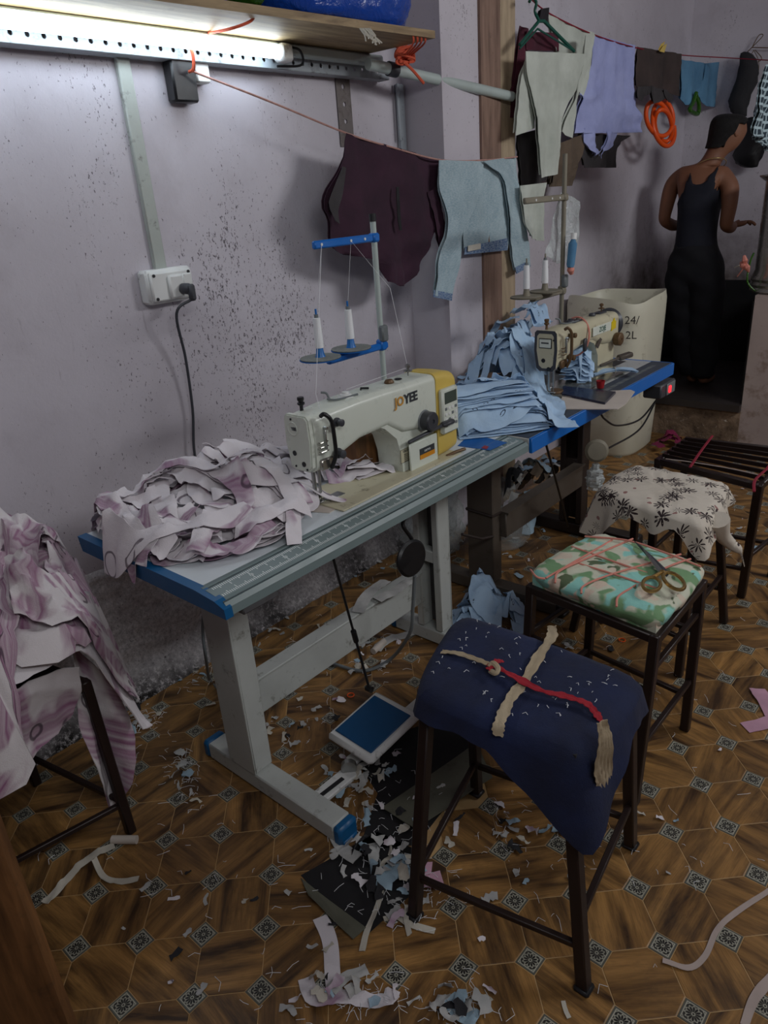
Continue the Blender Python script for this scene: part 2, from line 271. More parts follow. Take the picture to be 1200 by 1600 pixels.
# ------------------------------------------------------------------ mesh helpers
RZ = lambda a: Matrix.Rotation(a, 4, 'Z')
T = lambda *v: Matrix.Translation(Vector(v))
def frame_z(p, d):
    return Matrix.Translation(Vector(p)) @ Vector(d).to_track_quat('Z', 'Y').to_matrix().to_4x4()
class MB:
    def __init__(s): s.v = []; s.f = []; s.uv = []
    def add(s, vs, fs, uv=None, Mx=None):
        k = len(s.v)
        if Mx is not None: vs = [Mx @ Vector(v) for v in vs]
        s.v += [tuple(map(float, v)) for v in vs]; s.f += [tuple(i+k for i in f) for f in fs]
        s.uv += list(uv) if uv is not None else [(v[0]+v[2]*.3, v[1]+v[2]) for v in vs]
        return s
    def box(s, c, size, b=0.0, Mx=None):
        x, y, z = (q/2 for q in size); b = min(b, x*.9, y*.9, z*.9)
        Mt = (Mx if Mx is not None else Matrix.Identity(4)) @ T(*c)
        if b <= 0:
            vs = [(i*x, j*y, k*z) for i in (-1, 1) for j in (-1, 1) for k in (-1, 1)]
            fs = [(0, 1, 3, 2), (4, 6, 7, 5), (0, 4, 5, 1), (2, 3, 7, 6), (0, 2, 6, 4), (1, 5, 7, 3)]
            return s.add(vs, fs, None, Mt)
        vs = []; idx = {}
        for i in (-1, 1):
            for j in (-1, 1):
                for k in (-1, 1):
                    for a, p in enumerate(((i*x, j*(y-b), k*(z-b)), (i*(x-b), j*y, k*(z-b)), (i*(x-b), j*(y-b), k*z))):
                        idx[i, j, k, a] = len(vs); vs.append(p)
        fs = []
        for sg in (-1, 1):
            fs.append([idx[sg, j, k, 0] for j, k in ((-1, -1), (1, -1), (1, 1), (-1, 1))])
            fs.append([idx[j, sg, k, 1] for j, k in ((-1, -1), (1, -1), (1, 1), (-1, 1))])
            fs.append([idx[j, k, sg, 2] for j, k in ((-1, -1), (1, -1), (1, 1), (-1, 1))])
        for p in (-1, 1):
            for q in (-1, 1):
                fs.append([idx[p, q, -1, 0], idx[p, q, 1, 0], idx[p, q, 1, 1], idx[p, q, -1, 1]])
                fs.append([idx[p, -1, q, 0], idx[p, 1, q, 0], idx[p, 1, q, 2], idx[p, -1, q, 2]])
                fs.append([idx[-1, p, q, 1], idx[1, p, q, 1], idx[1, p, q, 2], idx[-1, p, q, 2]])
                for r in (-1, 1): fs.append([idx[p, q, r, 0], idx[p, q, r, 1], idx[p, q, r, 2]])
        return s.add(vs, fs, None, Mt)
    def beam(s, a, b, wx, wy, bev=0.0, up=(0, 0, 1)):
        a = Vector(a); b = Vector(b); d = b-a; L = d.length; z = d.normalized(); u = Vector(up)
        if abs(z.dot(u)) > .98: u = Vector((1, 0, 0))
        x = u.cross(z).normalized(); y = z.cross(x)
        Mt = Matrix((x, y, z)).transposed().to_4x4(); Mt.translation = (a+b)/2
        return s.box((0, 0, 0), (wx, wy, L), bev, Mt)
    def tube(s, pts, r, n=8, cap=True, flat=None):
        P = [Vector(p) for p in pts]; rr = r if hasattr(r, '__len__') else [r]*len(P); vs = []; uv = []; up = None; acc = 0
        for i, p in enumerate(P):
            d = (P[min(i+1, len(P)-1)]-P[max(i-1, 0)])
            d = d.normalized() if d.length > 1e-9 else Vector((0, 0, 1))
            if up is None:
                up = Vector((0, 0, 1)) if abs(d.z) < .9 else Vector((1, 0, 0))
            x = up.cross(d)
            x = x.normalized() if x.length > 1e-6 else d.orthogonal().normalized()
            y = d.cross(x).normalized(); up = y
            if i: acc += (P[i]-P[i-1]).length
            for k in range(n):
                a = 2*PI*k/n; vs.append(p+(x*math.cos(a)+y*math.sin(a)*(flat or 1))*rr[i]); uv.append((k/n*.1, acc))
        fs = []
        for i in range(len(P)-1):
            for k in range(n): a = i*n+k; b = i*n+(k+1) % n; fs.append((a, b, b+n, a+n))
        if cap: fs.append(tuple(range(n))[::-1]); fs.append(tuple(range((len(P)-1)*n, len(P)*n)))
        return s.add(vs, fs, uv)
    def cyl(s, a, b, r, n=16): return s.tube([a, b], r, n)
    def lathe(s, prof, Mx=None, n=20):
        vs = []
        for r, z in prof:
            for k in range(n): a = 2*PI*k/n; vs.append((r*math.cos(a), r*math.sin(a), z))
        fs = []
        for i in range(len(prof)-1):
            for k in range(n): a = i*n+k; b = i*n+(k+1) % n; fs.append((a, b, b+n, a+n))
        if prof[0][0] > 1e-6: fs.append(tuple(range(n))[::-1])
        if prof[-1][0] > 1e-6: fs.append(tuple(range((len(prof)-1)*n, len(prof)*n)))
        return s.add(vs, fs, None, Mx)
    def prism(s, pts, h, Mx=None):
        """outline in local xy, extruded to z = h"""
        n = len(pts); vs = [(x, y, 0) for x, y in pts]+[(x, y, h) for x, y in pts]
        fs = [tuple(range(n))[::-1], tuple(range(n, 2*n))]+[(i, (i+1) % n, (i+1) % n+n, i+n) for i in range(n)]
        return s.add(vs, fs, None, Mx)
    def loft(s, rings, cap=True):
        n = len(rings[0]); vs = [p for r in rings for p in r]; fs = []
        for i in range(len(rings)-1):
            for k in range(n): a = i*n+k; b = i*n+(k+1) % n; fs.append((a, b, b+n, a+n))
        if cap: fs.append(tuple(range(n))[::-1]); fs.append(tuple(range((len(rings)-1)*n, len(rings)*n)))
        return s.add(vs, fs)
    def sheet(s, P, th=.0015, uv=None):
        """P: n x m x 3 grid -> cloth with thickness"""
        P = np.asarray(P, float); n, m = P.shape[:2]
        N = np.cross(np.gradient(P, axis=0), np.gradient(P, axis=1)); N /= (np.linalg.norm(N, axis=2, keepdims=True)+1e-12)
        if uv is None:
            du = np.zeros((n, m)); dv = np.zeros((n, m))
            du[1:] = np.cumsum(np.linalg.norm(np.diff(P, axis=0), axis=2), axis=0); dv[:, 1:] = np.cumsum(np.linalg.norm(np.diff(P, axis=1), axis=2), axis=1)
            uv = np.stack([du, dv], -1)+np.array([(P[0, 0, 0]*7.7) % 3, (P[0, 0, 1]*5.3) % 3])
        A = P+N*th/2; B = P-N*th/2; U = [tuple(q) for q in uv.reshape(-1, 2)]
        idx = np.arange(n*m).reshape(n, m); fs = []
        for i in range(n-1):
            for j in range(m-1):
                a, b, c, d = int(idx[i, j]), int(idx[i+1, j]), int(idx[i+1, j+1]), int(idx[i, j+1])
                fs.append((a, b, c, d)); fs.append((a+n*m, d+n*m, c+n*m, b+n*m))
        rim = list(idx[:, 0])+list(idx[-1, 1:])+list(idx[-2::-1, -1])+list(idx[0, -2:0:-1])
        for i in range(len(rim)):
            a, b = int(rim[i]), int(rim[(i+1) % len(rim)]); fs.append((a, a+n*m, b+n*m, b))
        return s.add(list(A.reshape(-1, 3))+list(B.reshape(-1, 3)), fs, U+U)
    def mesh(s, name, mat=None, smooth=True, ang=38):
        me = bpy.data.meshes.new(name); me.from_pydata(s.v, [], s.f); me.validate()
        if mat is not None: me.materials.append(M[mat] if isinstance(mat, str) else mat)
        if len(me.vertices) == len(s.uv):
            ul = me.uv_layers.new(name='UVMap'); vi = np.zeros(len(me.loops), int); me.loops.foreach_get('vertex_index', vi)
            ul.data.foreach_set('uv', np.array(s.uv, float)[vi].ravel())
        bm = bmesh.new(); bm.from_mesh(me); bmesh.ops.recalc_face_normals(bm, faces=bm.faces); bm.to_mesh(me); bm.free()
        if smooth:
            me.polygons.foreach_set('use_smooth', [True]*len(me.polygons)); me.set_sharp_from_angle(angle=math.radians(ang))
        me.update(); return me
    def obj(s, name, mat, parent=None, **kw):
        o = bpy.data.objects.new(name, s.mesh(name, mat, **kw)); COL.objects.link(o)
        if parent is not None:
            o.parent = parent; o.matrix_parent_inverse = MI.get(parent.name, Matrix.Identity(4))
        return o
MI = {}
def tag(o, label=None, cat=None, group=None, kind=None):
    for k, v in (('label', label), ('category', cat), ('group', group), ('kind', kind)):
        if v: o[k] = v
    return o
def thing(name, label, cat, loc=(0, 0, 0), group=None):
    """an Empty at the thing's base; parts built in world coordinates"""
    o = bpy.data.objects.new(name, None); COL.objects.link(o); o.location = loc; o.empty_display_size = .05
    MI[o.name] = Matrix.Translation(-Vector(loc)); return tag(o, label, cat, group)
def struct(o, label=None): return tag(o, label, kind='structure')
def text(mb, s, size, Mx, ext=.0006, bold=0.0, align='CENTER'):
    c = bpy.data.curves.new('t', 'FONT'); c.body = s; c.size = size; c.extrude = ext; c.offset = bold; c.align_x = align; c.align_y = 'CENTER'; c.resolution_u = 2
    o = bpy.data.objects.new('t', c); COL.objects.link(o)
    me = bpy.data.meshes.new_from_object(o.evaluated_get(bpy.context.evaluated_depsgraph_get()))
    mb.add([v.co for v in me.vertices], [tuple(p.vertices) for p in me.polygons], None, Mx)
    bpy.data.objects.remove(o); bpy.data.curves.remove(c); bpy.data.meshes.remove(me)
def basis(o, x, y):
    x = Vector(x).normalized(); y = Vector(y); y = (y-x*y.dot(x)).normalized(); z = x.cross(y)
    m = Matrix((x, y, z)).transposed().to_4x4(); m.translation = Vector(o); return m
def smooth_path(pts, n=8):
    P = [np.array(p, float) for p in pts]; P = [2*P[0]-P[1]]+P+[2*P[-1]-P[-2]]; out = []
    for i in range(1, len(P)-2):
        for k in range(n):
            t = k/n; a, b, c, d = P[i-1], P[i], P[i+1], P[i+2]
            out.append(.5*((2*b)+(-a+c)*t+(2*a-5*b+4*c-d)*t*t+(-a+3*b-3*c+d)*t**3))
    out.append(P[-2]); return out
def fold(x, y, seed=0, freq=1.0, n=5, sharp=True):
    r = np.random.RandomState(seed); z = 0
    for i in range(n):
        a = r.rand()*2*PI; f = freq*(1+i*.8)*(.7+.6*r.rand()); ph = r.rand()*6.28
        q = np.sin((np.cos(a)*x+np.sin(a)*y)*f*2*PI+ph+1.3*np.sin((np.sin(a)*x-np.cos(a)*y)*f*1.7+ph*2))
        if sharp: q = 1-2*np.abs(q)**.8
        z = z+q/(1+i*.9)
    return z/2.0
# ================================================================== THE ROOM
XW = -0.957
def plane_box(name, lo, hi, mat, lab=None):
    b = MB(); b.box([(a+c)/2 for a, c in zip(lo, hi)], [c-a for a, c in zip(lo, hi)]); return struct(b.obj(name, mat, smooth=False), lab)
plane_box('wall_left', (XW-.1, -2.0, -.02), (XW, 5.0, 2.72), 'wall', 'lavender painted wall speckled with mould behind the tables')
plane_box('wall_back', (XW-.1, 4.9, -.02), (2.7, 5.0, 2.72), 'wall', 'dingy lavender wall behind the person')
plane_box('wall_right', (2.6, -2.0, -.02), (2.7, 5.0, 2.72), 'wall')
plane_box('wall_front', (XW-.1, -2.1, -.02), (2.7, -2.0, 2.72), 'wall')
plane_box('ceiling', (XW-.1, -2.1, 2.7), (2.7, 5.0, 2.8), 'ceil')
# pillar and beams standing proud of the left wall
plane_box('trim_1', (XW-.02, 1.84, 0), (-.757, 2.09, 2.7), 'wall', 'lavender plastered pillar behind the second table')
plane_box('trim_2', (XW-.02, 2.09, 0), (-.745, 2.235, 2.7), 'beam1', 'brown vertical board fixed beside the lavender pillar')
plane_box('trim_3', (XW-.02, 2.235, 0), (-.752, 2.36, 2.7), 'beam2', 'beige vertical board beside the brown board')
plane_box('trim_4', (-.2, 4.885, 1.3), (-.12, 4.9, 2.7), 'wall')
# rough cement skirting that swells towards the floor
r = np.random.RandomState(3)
ys = np.linspace(-1.9, 1.9, 190); zs = np.linspace(-.01, .5, 34); P = np.zeros((len(ys), len(zs), 3))
for i, y in enumerate(ys):
    top = .455+.02*math.sin(y*5)+.012*math.sin(y*17)
    for j, z in enumerate(zs):
        t = j/(len(zs)-1); zz = -.01+t*(top+.01)
        d = .012+.03*(1-t)**1.5+(.05*(max(0, .12-zz)/.12)**1.6)
        P[i, j] = (XW+(d if t < .97 else -.005)+(r.rand()-.5)*.007*(t < .97), y, zz+(r.rand()-.5)*.004)
b = MB(); b.sheet(P, .004); struct(b.obj('baseboard_left', 'rough', ang=80), 'rough grey cement skirting blackened by damp under the tables')
# wash corner: step, plain black panels on the lower walls, pier
plane_box('trim_5', (XW, 3.73, 0), (-.06, 4.9, .2), 'brick', 'stained masonry step up to the wash corner')
plane_box('trim_6', (XW, 3.70, .2), (-.06, 4.9, .24), 'dark_step', 'dark worn ledge on top of the step')
plane_box('trim_7', (XW, 4.86, .24), (-.06, 4.9, .8), 'black_panel', 'black lower panel of the wash corner behind the legs')
plane_box('trim_8', (XW, 3.9, .24), (XW+.02, 4.9, .72), 'black_panel')
plane_box('trim_9', (-.075, 3.76, .24), (-.06, 4.9, .82), 'black_panel')
plane_box('trim_10', (-.06, 3.74, 0), (1.3, 4.9, .86), 'pier', 'pale plastered pier with a stained foot at the right edge')
# ------------------------------------------------------------------ floor
fl = plane_box('floor', (XW-.05, -2.0, -.05), (2.65, 5.0, -.0008), 'joint', 'vinyl floor printed as brown wood octagons with lace inserts')
LO, LTH, LS = np.array([.6071, .1826]), .7737, .1415
ex = np.array([math.cos(LTH), math.sin(LTH)]); ey = np.array([-math.sin(LTH), math.cos(LTH)])
CUT = .232*LS
HOLE = [[at(x, y, 'z', 0)[:2] for x, y in pp] for pp in (((470, 1368), (590, 1300), (655, 1330), (640, 1400), (575, 1460), (520, 1425)), ((545, 1170), (700, 1120), (745, 1150), (745, 1200), (650, 1320), (560, 1330), (590, 1240)))]
def inpoly(p, poly):
    c = False; n = len(poly)
    for i in range(n):
        a, b = poly[i], poly[i-1]
        if (a[1] > p[1]) != (b[1] > p[1]) and p[0] < (b[0]-a[0])*(p[1]-a[1])/(b[1]-a[1])+a[0]: c = not c
    return c
g = .0009
def octo():
    h = LS/2-g; c = CUT
    pts = [(h, -h+c), (h, h-c), (h-c, h), (-h+c, h), (-h, h-c), (-h, -h+c), (-h+c, -h), (h-c, -h)]
    return [(x*ex[0]+y*ey[0], x*ex[1]+y*ey[1]) for x, y in pts]
def diam():
    c = CUT-g*.6; pts = [(c, 0), (0, c), (-c, 0), (0, -c)]
    return [(x*ex[0]+y*ey[0], x*ex[1]+y*ey[1]) for x, y in pts]
def tile_mesh(name, pts, z0, z1, mat, uvd=False):
    bm_ = MB(); n = len(pts)
    ins = [(x*(1-.0012/.07), y*(1-.0012/.07)) for x, y in pts]
    vs = [(x, y, z0) for x, y in pts]+[(x, y, z1-.0005) for x, y in pts]+[(x, y, z1) for x, y in ins]
    fs = [(i, (i+1) % n, (i+1) % n+n, i+n) for i in range(n)]+[(i+n, (i+1) % n+n, (i+1) % n+2*n, i+2*n) for i in range(n)]+[tuple(range(2*n, 3*n))]
    q = [(1, 0), (0, 1), (-1, 0), (0, -1)]
    # uv of the insert: square with sides on +-0.7
    uv = [((a+b)*.7, (b-a)*.7) for a, b in q]*3 if uvd else None
    bm_.add(vs, fs, uv); return bm_.mesh(name, mat, smooth=False)
om = tile_mesh('floor_tile', octo(), -.004, 0, 'tile'); dm = tile_mesh('lace_insert', diam(), -.004, .0003, 'lace', True)
cells = []
for i in range(-30, 40):
    for j in range(-30, 40):
        for kind, off in (('t', .5), ('d', 0.0)):
            c = LO+LS*((i+off)*ex+(j+off)*ey)
            if not (XW-.05 < c[0] < 2.4 and -1.7 < c[1] < 3.8): continue
            q = (np.array([c[0], c[1], 0])-CAM) @ CR
            vis = q[2] < -.2 and -60 < 600+CF*q[0]/-q[2] < 1260 and -60 < 800-CF*q[1]/-q[2] < 1680
            cells.append((not vis, np.linalg.norm(c-CAM[:2]), kind, c))
cells.sort(key=lambda q: (q[0], q[1]))
cnt = {'t': 0, 'd': 0}; rest = {'t': [], 'd': []}
for nv, d_, kind, c in cells:
    if inpoly(c, HOLE[0]) or inpoly(c, HOLE[1]): continue
    if cnt[kind] < 298 and not nv:
        o = bpy.data.objects.new('floor_tile' if kind == 't' else 'lace_insert', om if kind == 't' else dm)
        o.location = (c[0], c[1], 0); o.parent = fl; COL.objects.link(o); cnt[kind] += 1
    else: rest[kind].append(c)
for kind, nm, mat, me in (('t', 'floor_tile', 'tile', om), ('d', 'lace_insert', 'lace', dm)):
    V0 = np.array([v.co[:] for v in me.vertices]); F0 = [tuple(p.vertices) for p in me.polygons]; n = len(V0)
    q = [(1, 0), (0, 1), (-1, 0), (0, -1)]; uv0 = [((a+b_)*.7, (b_-a)*.7) for a, b_ in q]*3 if kind == 'd' else [(0, 0)]*n
    b = MB(); rn = []
    for k, c in enumerate(rest[kind]):
        b.add(V0+np.array([c[0], c[1], 0]), F0, uv0); rn += [random.Random(k).random()]*n
    o = b.obj(nm, mat, fl, smooth=False); a = o.data.attributes.new('rnd', 'FLOAT', 'POINT'); a.data.foreach_set('value', rn); tag(o, kind='stuff')
# torn places: black screed in the gap, the vinyl's grey backing curled over
for k, poly in enumerate(HOLE):
    b = MB(); b.prism([tuple(p) for p in poly], .0022, T(0, 0, -.0015)); o = b.obj('bare_patch', 'sub', fl, smooth=False)
def flap(name, px, z0, lift, label, mat='olive'):
    c = [at(x, y, 'z', z0) for x, y in px]; n = 14; P = np.zeros((n, n, 3))
    for i in range(n):
        for j in range(n):
            u, v = i/(n-1), j/(n-1)
            p = (1-u)*(1-v)*c[0]+u*(1-v)*c[1]+u*v*c[2]+(1-u)*v*c[3]
            p = p+np.array([0, 0, lift*(u**2)*(1-.4*v)+.004*fold(u, v, 5, .6, sharp=False)]); P[i, j] = p
    b = MB(); b.sheet(P, .002); return tag(b.obj(name, mat), label, 'vinyl flap')
flap('vinyl_flap', [(745, 1160), (770, 1225), (650, 1300), (597, 1262)], .006, .022, 'torn grey-backed vinyl flap lying folded under the navy stool')
flap('vinyl_flap', [(470, 1372), (483, 1405), (552, 1470), (572, 1450)], .006, .012, 'narrow torn vinyl edge curled up beside the black bare patch in front')
# ================================================================== SHELF, LIGHT AND CONDUIT
t = thing('wall_shelf', 'rough plywood shelf on slotted angle high on the left wall', 'shelf', (XW, .6, 1.97))
b = MB()
c0, c1 = at(680, 60, 'z', 1.97), at(235, 0, 'z', 1.97); dr = (c1-c0)/np.linalg.norm(c1-c0)
c2 = c0+dr*2.2; pts = [(c0[0], c0[1]), (c2[0], c2[1]), (XW, c2[1]-.1), (XW, c0[1]-.02)]
b.prism(pts, .022, T(0, 0, 1.97)); b.obj('shelf_board', 'ply', t)
def slotted(b, p0, p1, up, w_, n_out, pitch=.05, hr=.008):
    """a strip with real round holes"""
    p0 = Vector(p0); p1 = Vector(p1); d = (p1-p0); L = d.length; d.normalize(); u = Vector(up).normalized(); N = int(L/pitch); pt = L/N
    K = 12
    for i in range(N):
        c = p0+d*(pt*(i+.5)); vs = []
        for k in range(K):
            a = 2*PI*(k+.5)/K; ca, sa = math.cos(a), math.sin(a); m = max(abs(ca), abs(sa))
            vs.append(c+d*(ca/m*pt/2)+u*(sa/m*w_/2)); vs.append(c+d*(ca*hr)+u*(sa*hr))
        n = Vector(n_out)*.0025
        vs2 = vs+[v+n for v in vs]; o = 2*K; fs = []
        for k in range(K):
            a, a2, q, q2 = 2*k, 2*((k+1) % K), 2*k+1, 2*((k+1) % K)+1
            fs += [(a+o, a2+o, q2+o, q+o), (a, q, q2, a2), (q, q+o, q2+o, q2)]
        b.add(vs2, fs)
b = MB(); slotted(b, (-.9, -.6, 1.924), (-.9, 1.70, 1.924), (0, 0, 1), .044, (1, 0, 0), .042, .0065)
b.box((-.925, .55, 1.9025), (.05, 2.3, .003)); b.obj('slotted_angle', 'rail', t)
b = MB(); slotted(b, (-.955, 1.50, 1.905), (-.955, 1.50, 1.68), (0, 1, 0), .075, (1, 0, 0)); b.obj('upright_bracket', 'rustrail', t)
b = MB(); b.box((-.945, 1.815, 1.72), (.02, .035, .36), .003); b.box((-.935, 1.79, 1.80), (.01, .012, .2), .003); b.obj('white_bracket', 'rail', t, )
b = MB(); b.box((-.93, .775, 1.86), (.045, .085, .13), .006); b.obj('bracket_block', 'black', t)
b = MB(); b.box((-.935, .85, 1.885), (.04, .05, .07), .004); b.obj('cleat', 'white', t)
t = thing('tube_light', 'glowing white fluorescent tube on a long grey batten under the shelf', 'light', (-.87, .4, 1.94))
b = MB(); b.box((-.868, .62, 1.951), (.035, 2.0, .034), .006); b.obj('batten', 'pvc', t)
b = MB(); b.cyl((-.845, -.12, 1.937), (-.845, 1.10, 1.937), .019, 16); b.obj('lit_tube', 'tube', t)  # drawn thicker than a real tube, its bloom built into the shape
for y in (-.14, 1.125): b = MB(); b.box((-.85, y, 1.937), (.05, .05, .05), .008); b.obj('end_holder', 'white', t)
b = MB(); b.tube(smooth_path([(-.86, 1.15, 1.96), (-.83, 1.18, 1.945), (-.85, 1.2, 1.91), (-.88, 1.12, 1.905)]), .004, 6); b.obj('wire', 'black', t)
t = thing('curtain_pipe', 'pale plastic pipe running on from the batten past the brown board', 'pipe', (-.8, 1.7, 1.9))
pa, pb = at(575, 100, 'x', -.82), at(800, 151, 'x', -.72)
b = MB(); b.tube([pa, pb], .019, 14); b.obj('pipe', 'pvc', t)
b = MB(); b.tube([pa+(pb-pa)*.12, pa+(pb-pa)*.17], .024, 14); b.obj('clamp', 'dgrey', t)
# orange twine lashings
def twine(pxs, x, r, label, mat='rope', cat='twine', name='twine', jig=.0, seed=1):
    rr = random.Random(seed); pts = [at(p[0], p[1], 'x', p[2] if len(p) > 2 else x) for p in pxs]
    pts = [p+np.array([rr.uniform(-jig, jig) for _ in range(3)]) for p in smooth_path(pts, 6)]
    b = MB(); b.tube(pts, r, 6); return tag(b.obj(name, mat), label, cat)
t = thing('orange_lashing', 'tangled orange twine lashing the right end of the shelf', 'twine', tuple(at(650, 80, 'x', -.65)))
for k in range(4): b = MB(); b.tube(smooth_path([at(644+k*6, 50, 'x', -.6), at(646+k*6, 66, 'x', -.6), at(636+k*4, 82, 'x', -.7), at(622+k*3, 100, 'x', -.78)]), .003, 6); b.obj('strand', 'rope', t)
rr = random.Random(5); b = MB()
for k in range(7): b.tube(smooth_path([at(634+rr.uniform(-16, 14), 84+rr.uniform(-13, 14), 'x', -.74+rr.uniform(-.02, .02)) for _ in range(6)]), .0045, 6)
b.obj('knot', 'rope', t)
b = MB(); b.tube(smooth_path([at(630, 96, 'x', -.74), at(645, 110, 'x', -.73), at(662, 130, 'x', -.73)]), .005, 6); b.obj('loose_end', 'rope', t)
twine([(325, 52, -.86), (360, 45, -.7), (393, 32, -.672), (397, 17, -.665)], 0, .004, 'orange twine tied round the front edge of the shelf above the tube')
twine([(298, 74, -.86), (302, 90, -.86), (302, 108, -.87), (296, 112, -.9)], 0, .005, 'orange twine knot hanging below the tube light')
t = thing('frayed_string', 'tuft of frayed white string on the shelf edge under the blue bundle', 'string', tuple(at(575, 50, 'x', -.58)))
rr = random.Random(3); b = MB()
for k in range(9): b.tube([at(562+k*2, 44, 'x', -.6), at(572+k*2+rr.uniform(-4, 4), 55, 'x', -.59), at(574+k*3+rr.uniform(-12, 6), 62+rr.uniform(-2, 10), 'x', -.59)], .0022, 5)
b.obj('strands', 'wht_strip', t)
# bundles on the shelf
def bundle(name, c, s, mat, label, seed):
    n, m = 60, 40; th = np.linspace(0, 2*PI, n, endpoint=False); ph = np.linspace(-PI/2, PI/2, m); rings = []
    for p in ph:
        ring = []
        for a in th:
            d = np.array([math.copysign(abs(math.cos(a))**.75, math.cos(a))*math.cos(p)**.55, math.copysign(abs(math.sin(a))**.75, math.sin(a))*math.cos(p)**.55, math.copysign(abs(math.sin(p))**.7, math.sin(p))])
            k = 1+.055*fold(a*.5, p*.7+seed, seed, 1.0, 5)*math.cos(p)
            q = np.array(c)+d*np.array(s)*k; q[2] = max(q[2], 1.9925); ring.append(q)
        rings.append(ring)
    b = MB(); b.loft(rings); return tag(b.obj(name, mat, ang=70), label, 'bundle')
bundle('tarpaulin_bundle', (-.77, 1.22, 2.11), (.20, .37, .16), 'bag', 'large blue plastic bundle bulging over the right of the shelf', 2)
bundle('tarpaulin_bundle', (-.77, .63, 2.09), (.15, .2, .13), 'bag', 'second blue plastic bundle further left on the shelf', 7)
bundle('green_bag', (-.75, .845, 2.06), (.155, .035, .08), 'baggreen', 'green plastic bag squeezed between the two blue bundles', 9)
# conduit, switchboard, plug and cable
b = MB(); b.box((XW+.009, .60, 1.63), (.018, .042, .58), .003); tag(b.obj('cable_conduit', 'conduit'), 'pale plastic conduit strip running down the wall to the socket box', 'conduit')
t = thing('switch_box', 'white wall socket box with a grey plug pushed in', 'socket', (XW, .6, 1.24))
b = MB(); b.box((XW+.025, .602, 1.292), (.05, .165, .10), .008); b.obj('box', 'white', t)
b = MB(); b.box((XW+.055, .602, 1.292), (.012, .15, .085), .006); b.obj('cover_plate', 'white', t)
for y in (.54, .664):
    for z in (1.258, 1.326): b = MB(); b.cyl((XW+.06, y, z), (XW+.0635, y, z), .005, 10); b.obj('screw', 'black', t)
b = MB(); b.box((XW+.066, .61, 1.288), (.014, .055, .07), .012); b.obj('socket', 'white', t)
b = MB(); b.box((XW+.063, .655, 1.30), (.008, .035, .045), .004); b.obj('rocker_switch', 'white', t)
t = thing('power_cable', 'dark grey cable hanging from the wall plug down behind the mauve cloth', 'cable', (XW, .63, 1.27))
b = MB(); b.lathe([(.011, 0), (.016, .004), (.017, .03), (.012, .04)], frame_z((XW+.072, .625, 1.28), (1, .1, -.05)), 14); b.box((XW+.112, .63, 1.268), (.02, .022, .05), .006); b.obj('plug', 'dgrey', t)
pts = [(XW+.11, .632, 1.25)]+[at(x, y, 'x', XW+d) for x, y, d in ((276, 490, .09), (290, 560, .05), (301, 640, .03), (306, 720, .03))]+[(XW+.04, .62, .5), (XW+.1, .5, .3)]
b = MB(); b.tube(smooth_path(pts, 8), .0045, 8); b.obj('cord', 'dgrey', t)
b = MB(); pts = [at(318, 950, 'x', -.62), at(317, 990, 'x', -.62), at(322, 1030, 'x', -.6), at(328, 1062, 'z', .01), at(345, 1080, 'z', .01)]
b.tube(smooth_path(pts), .005, 8); tag(b.obj('hanging_cable', 'grey'), 'grey cable hanging under the left end of the cream table', 'cable')
# ================================================================== TABLES
def profile_top(b, y0, y1, prof):
    """cross-section in x,z swept along y"""
    n = len(prof); vs = [(x, y0, z) for x, z in prof]+[(x, y1, z) for x, z in prof]
    b.add(vs, [tuple(range(n)), tuple(range(n, 2*n))[::-1]]+[(i, i+n, (i+1) % n+n, (i+1) % n) for i in range(n)])
t = thing('sewing_table', 'white topped sewing table with ruler edge and cream steel legs', 'table', (-.3, .6, 0))
b = MB(); profile_top(b, .012, 1.198, [(-.58, .725), (-.58, .762), (-.092, .762), (-.088, .725)]); b.obj('tabletop', 'lam', t, ang=20)
b = MB(); profile_top(b, .002, 1.198, [(-.09, .722), (-.09, .7622), (-.078, .7635), (-.072, .760), (-.066, .7625), (-.02, .7565), (-.012, .7505), (-.006, .752), (.002, .742), (.003, .722)]); b.obj('edge_strip', 'strip', t, ang=20)
b = MB(); profile_top(b, .003, 1.197, [(-.0755, .7605), (-.0755, .7615), (-.0685, .7615), (-.0685, .7605)]); profile_top(b, .003, 1.197, [(-.0125, .7505), (-.0125, .7525), (-.0085, .7525), (-.0085, .7505)]); b.obj('groove', 'stripd', t, ang=20)
b = MB(); nz = Vector((.006, 0, .046)).normalized()
def rz_(x): return .7625-(x+.066)*(.006/.046)+.0002
for k in range(2, 236):
    y = k*.005+.006; L = .017 if k % 10 == 0 else (.013 if k % 5 == 0 else .008)
    for x0, sg in ((-.0225, -1), (-.0635, 1)):
        x1 = x0+sg*L; b.add([(x0, y-.0009, rz_(x0)), (x1, y-.0009, rz_(x1)), (x1, y+.0009, rz_(x1)), (x0, y+.0009, rz_(x0))], [(0, 1, 2, 3)])
o = b.obj('ruler_scale', 'ruler', t, smooth=False); tag(o, kind='stuff')
for k in range(1, 12): b = MB(); text(b, str(k*10), .011, basis((-.043, .1*k+.006, rz_(-.043)), (0, 1, 0), (-1, 0, .13)), .0002); b.obj('ruler_number', 'ruler', t, smooth=False)
b = MB()
pr = [(-.582, .720), (-.582, .7635), (-.09, .7635), (-.02, .757), (.004, .743), (.006, .720)]
b.add([(x, 0.0-(.012 if i in (1, 2, 3) else .008), z) for i, (x, z) in enumerate(pr)]+[(x, .012, z) for x, z in pr], [tuple(range(6)), tuple(range(6, 12))[::-1]]+[(i, i+6, (i+1) % 6+6, (i+1) % 6) for i in range(6)])
b.obj('end_cap', 'blue_cap', t, ang=20)
b = MB(); b.box((-.03, .09, .713), (.06, .1, .02), .004); b.box((-.3, .6, .70), (.12, 1.0, .035), .006); b.obj('underframe', 'frame_dk', t)
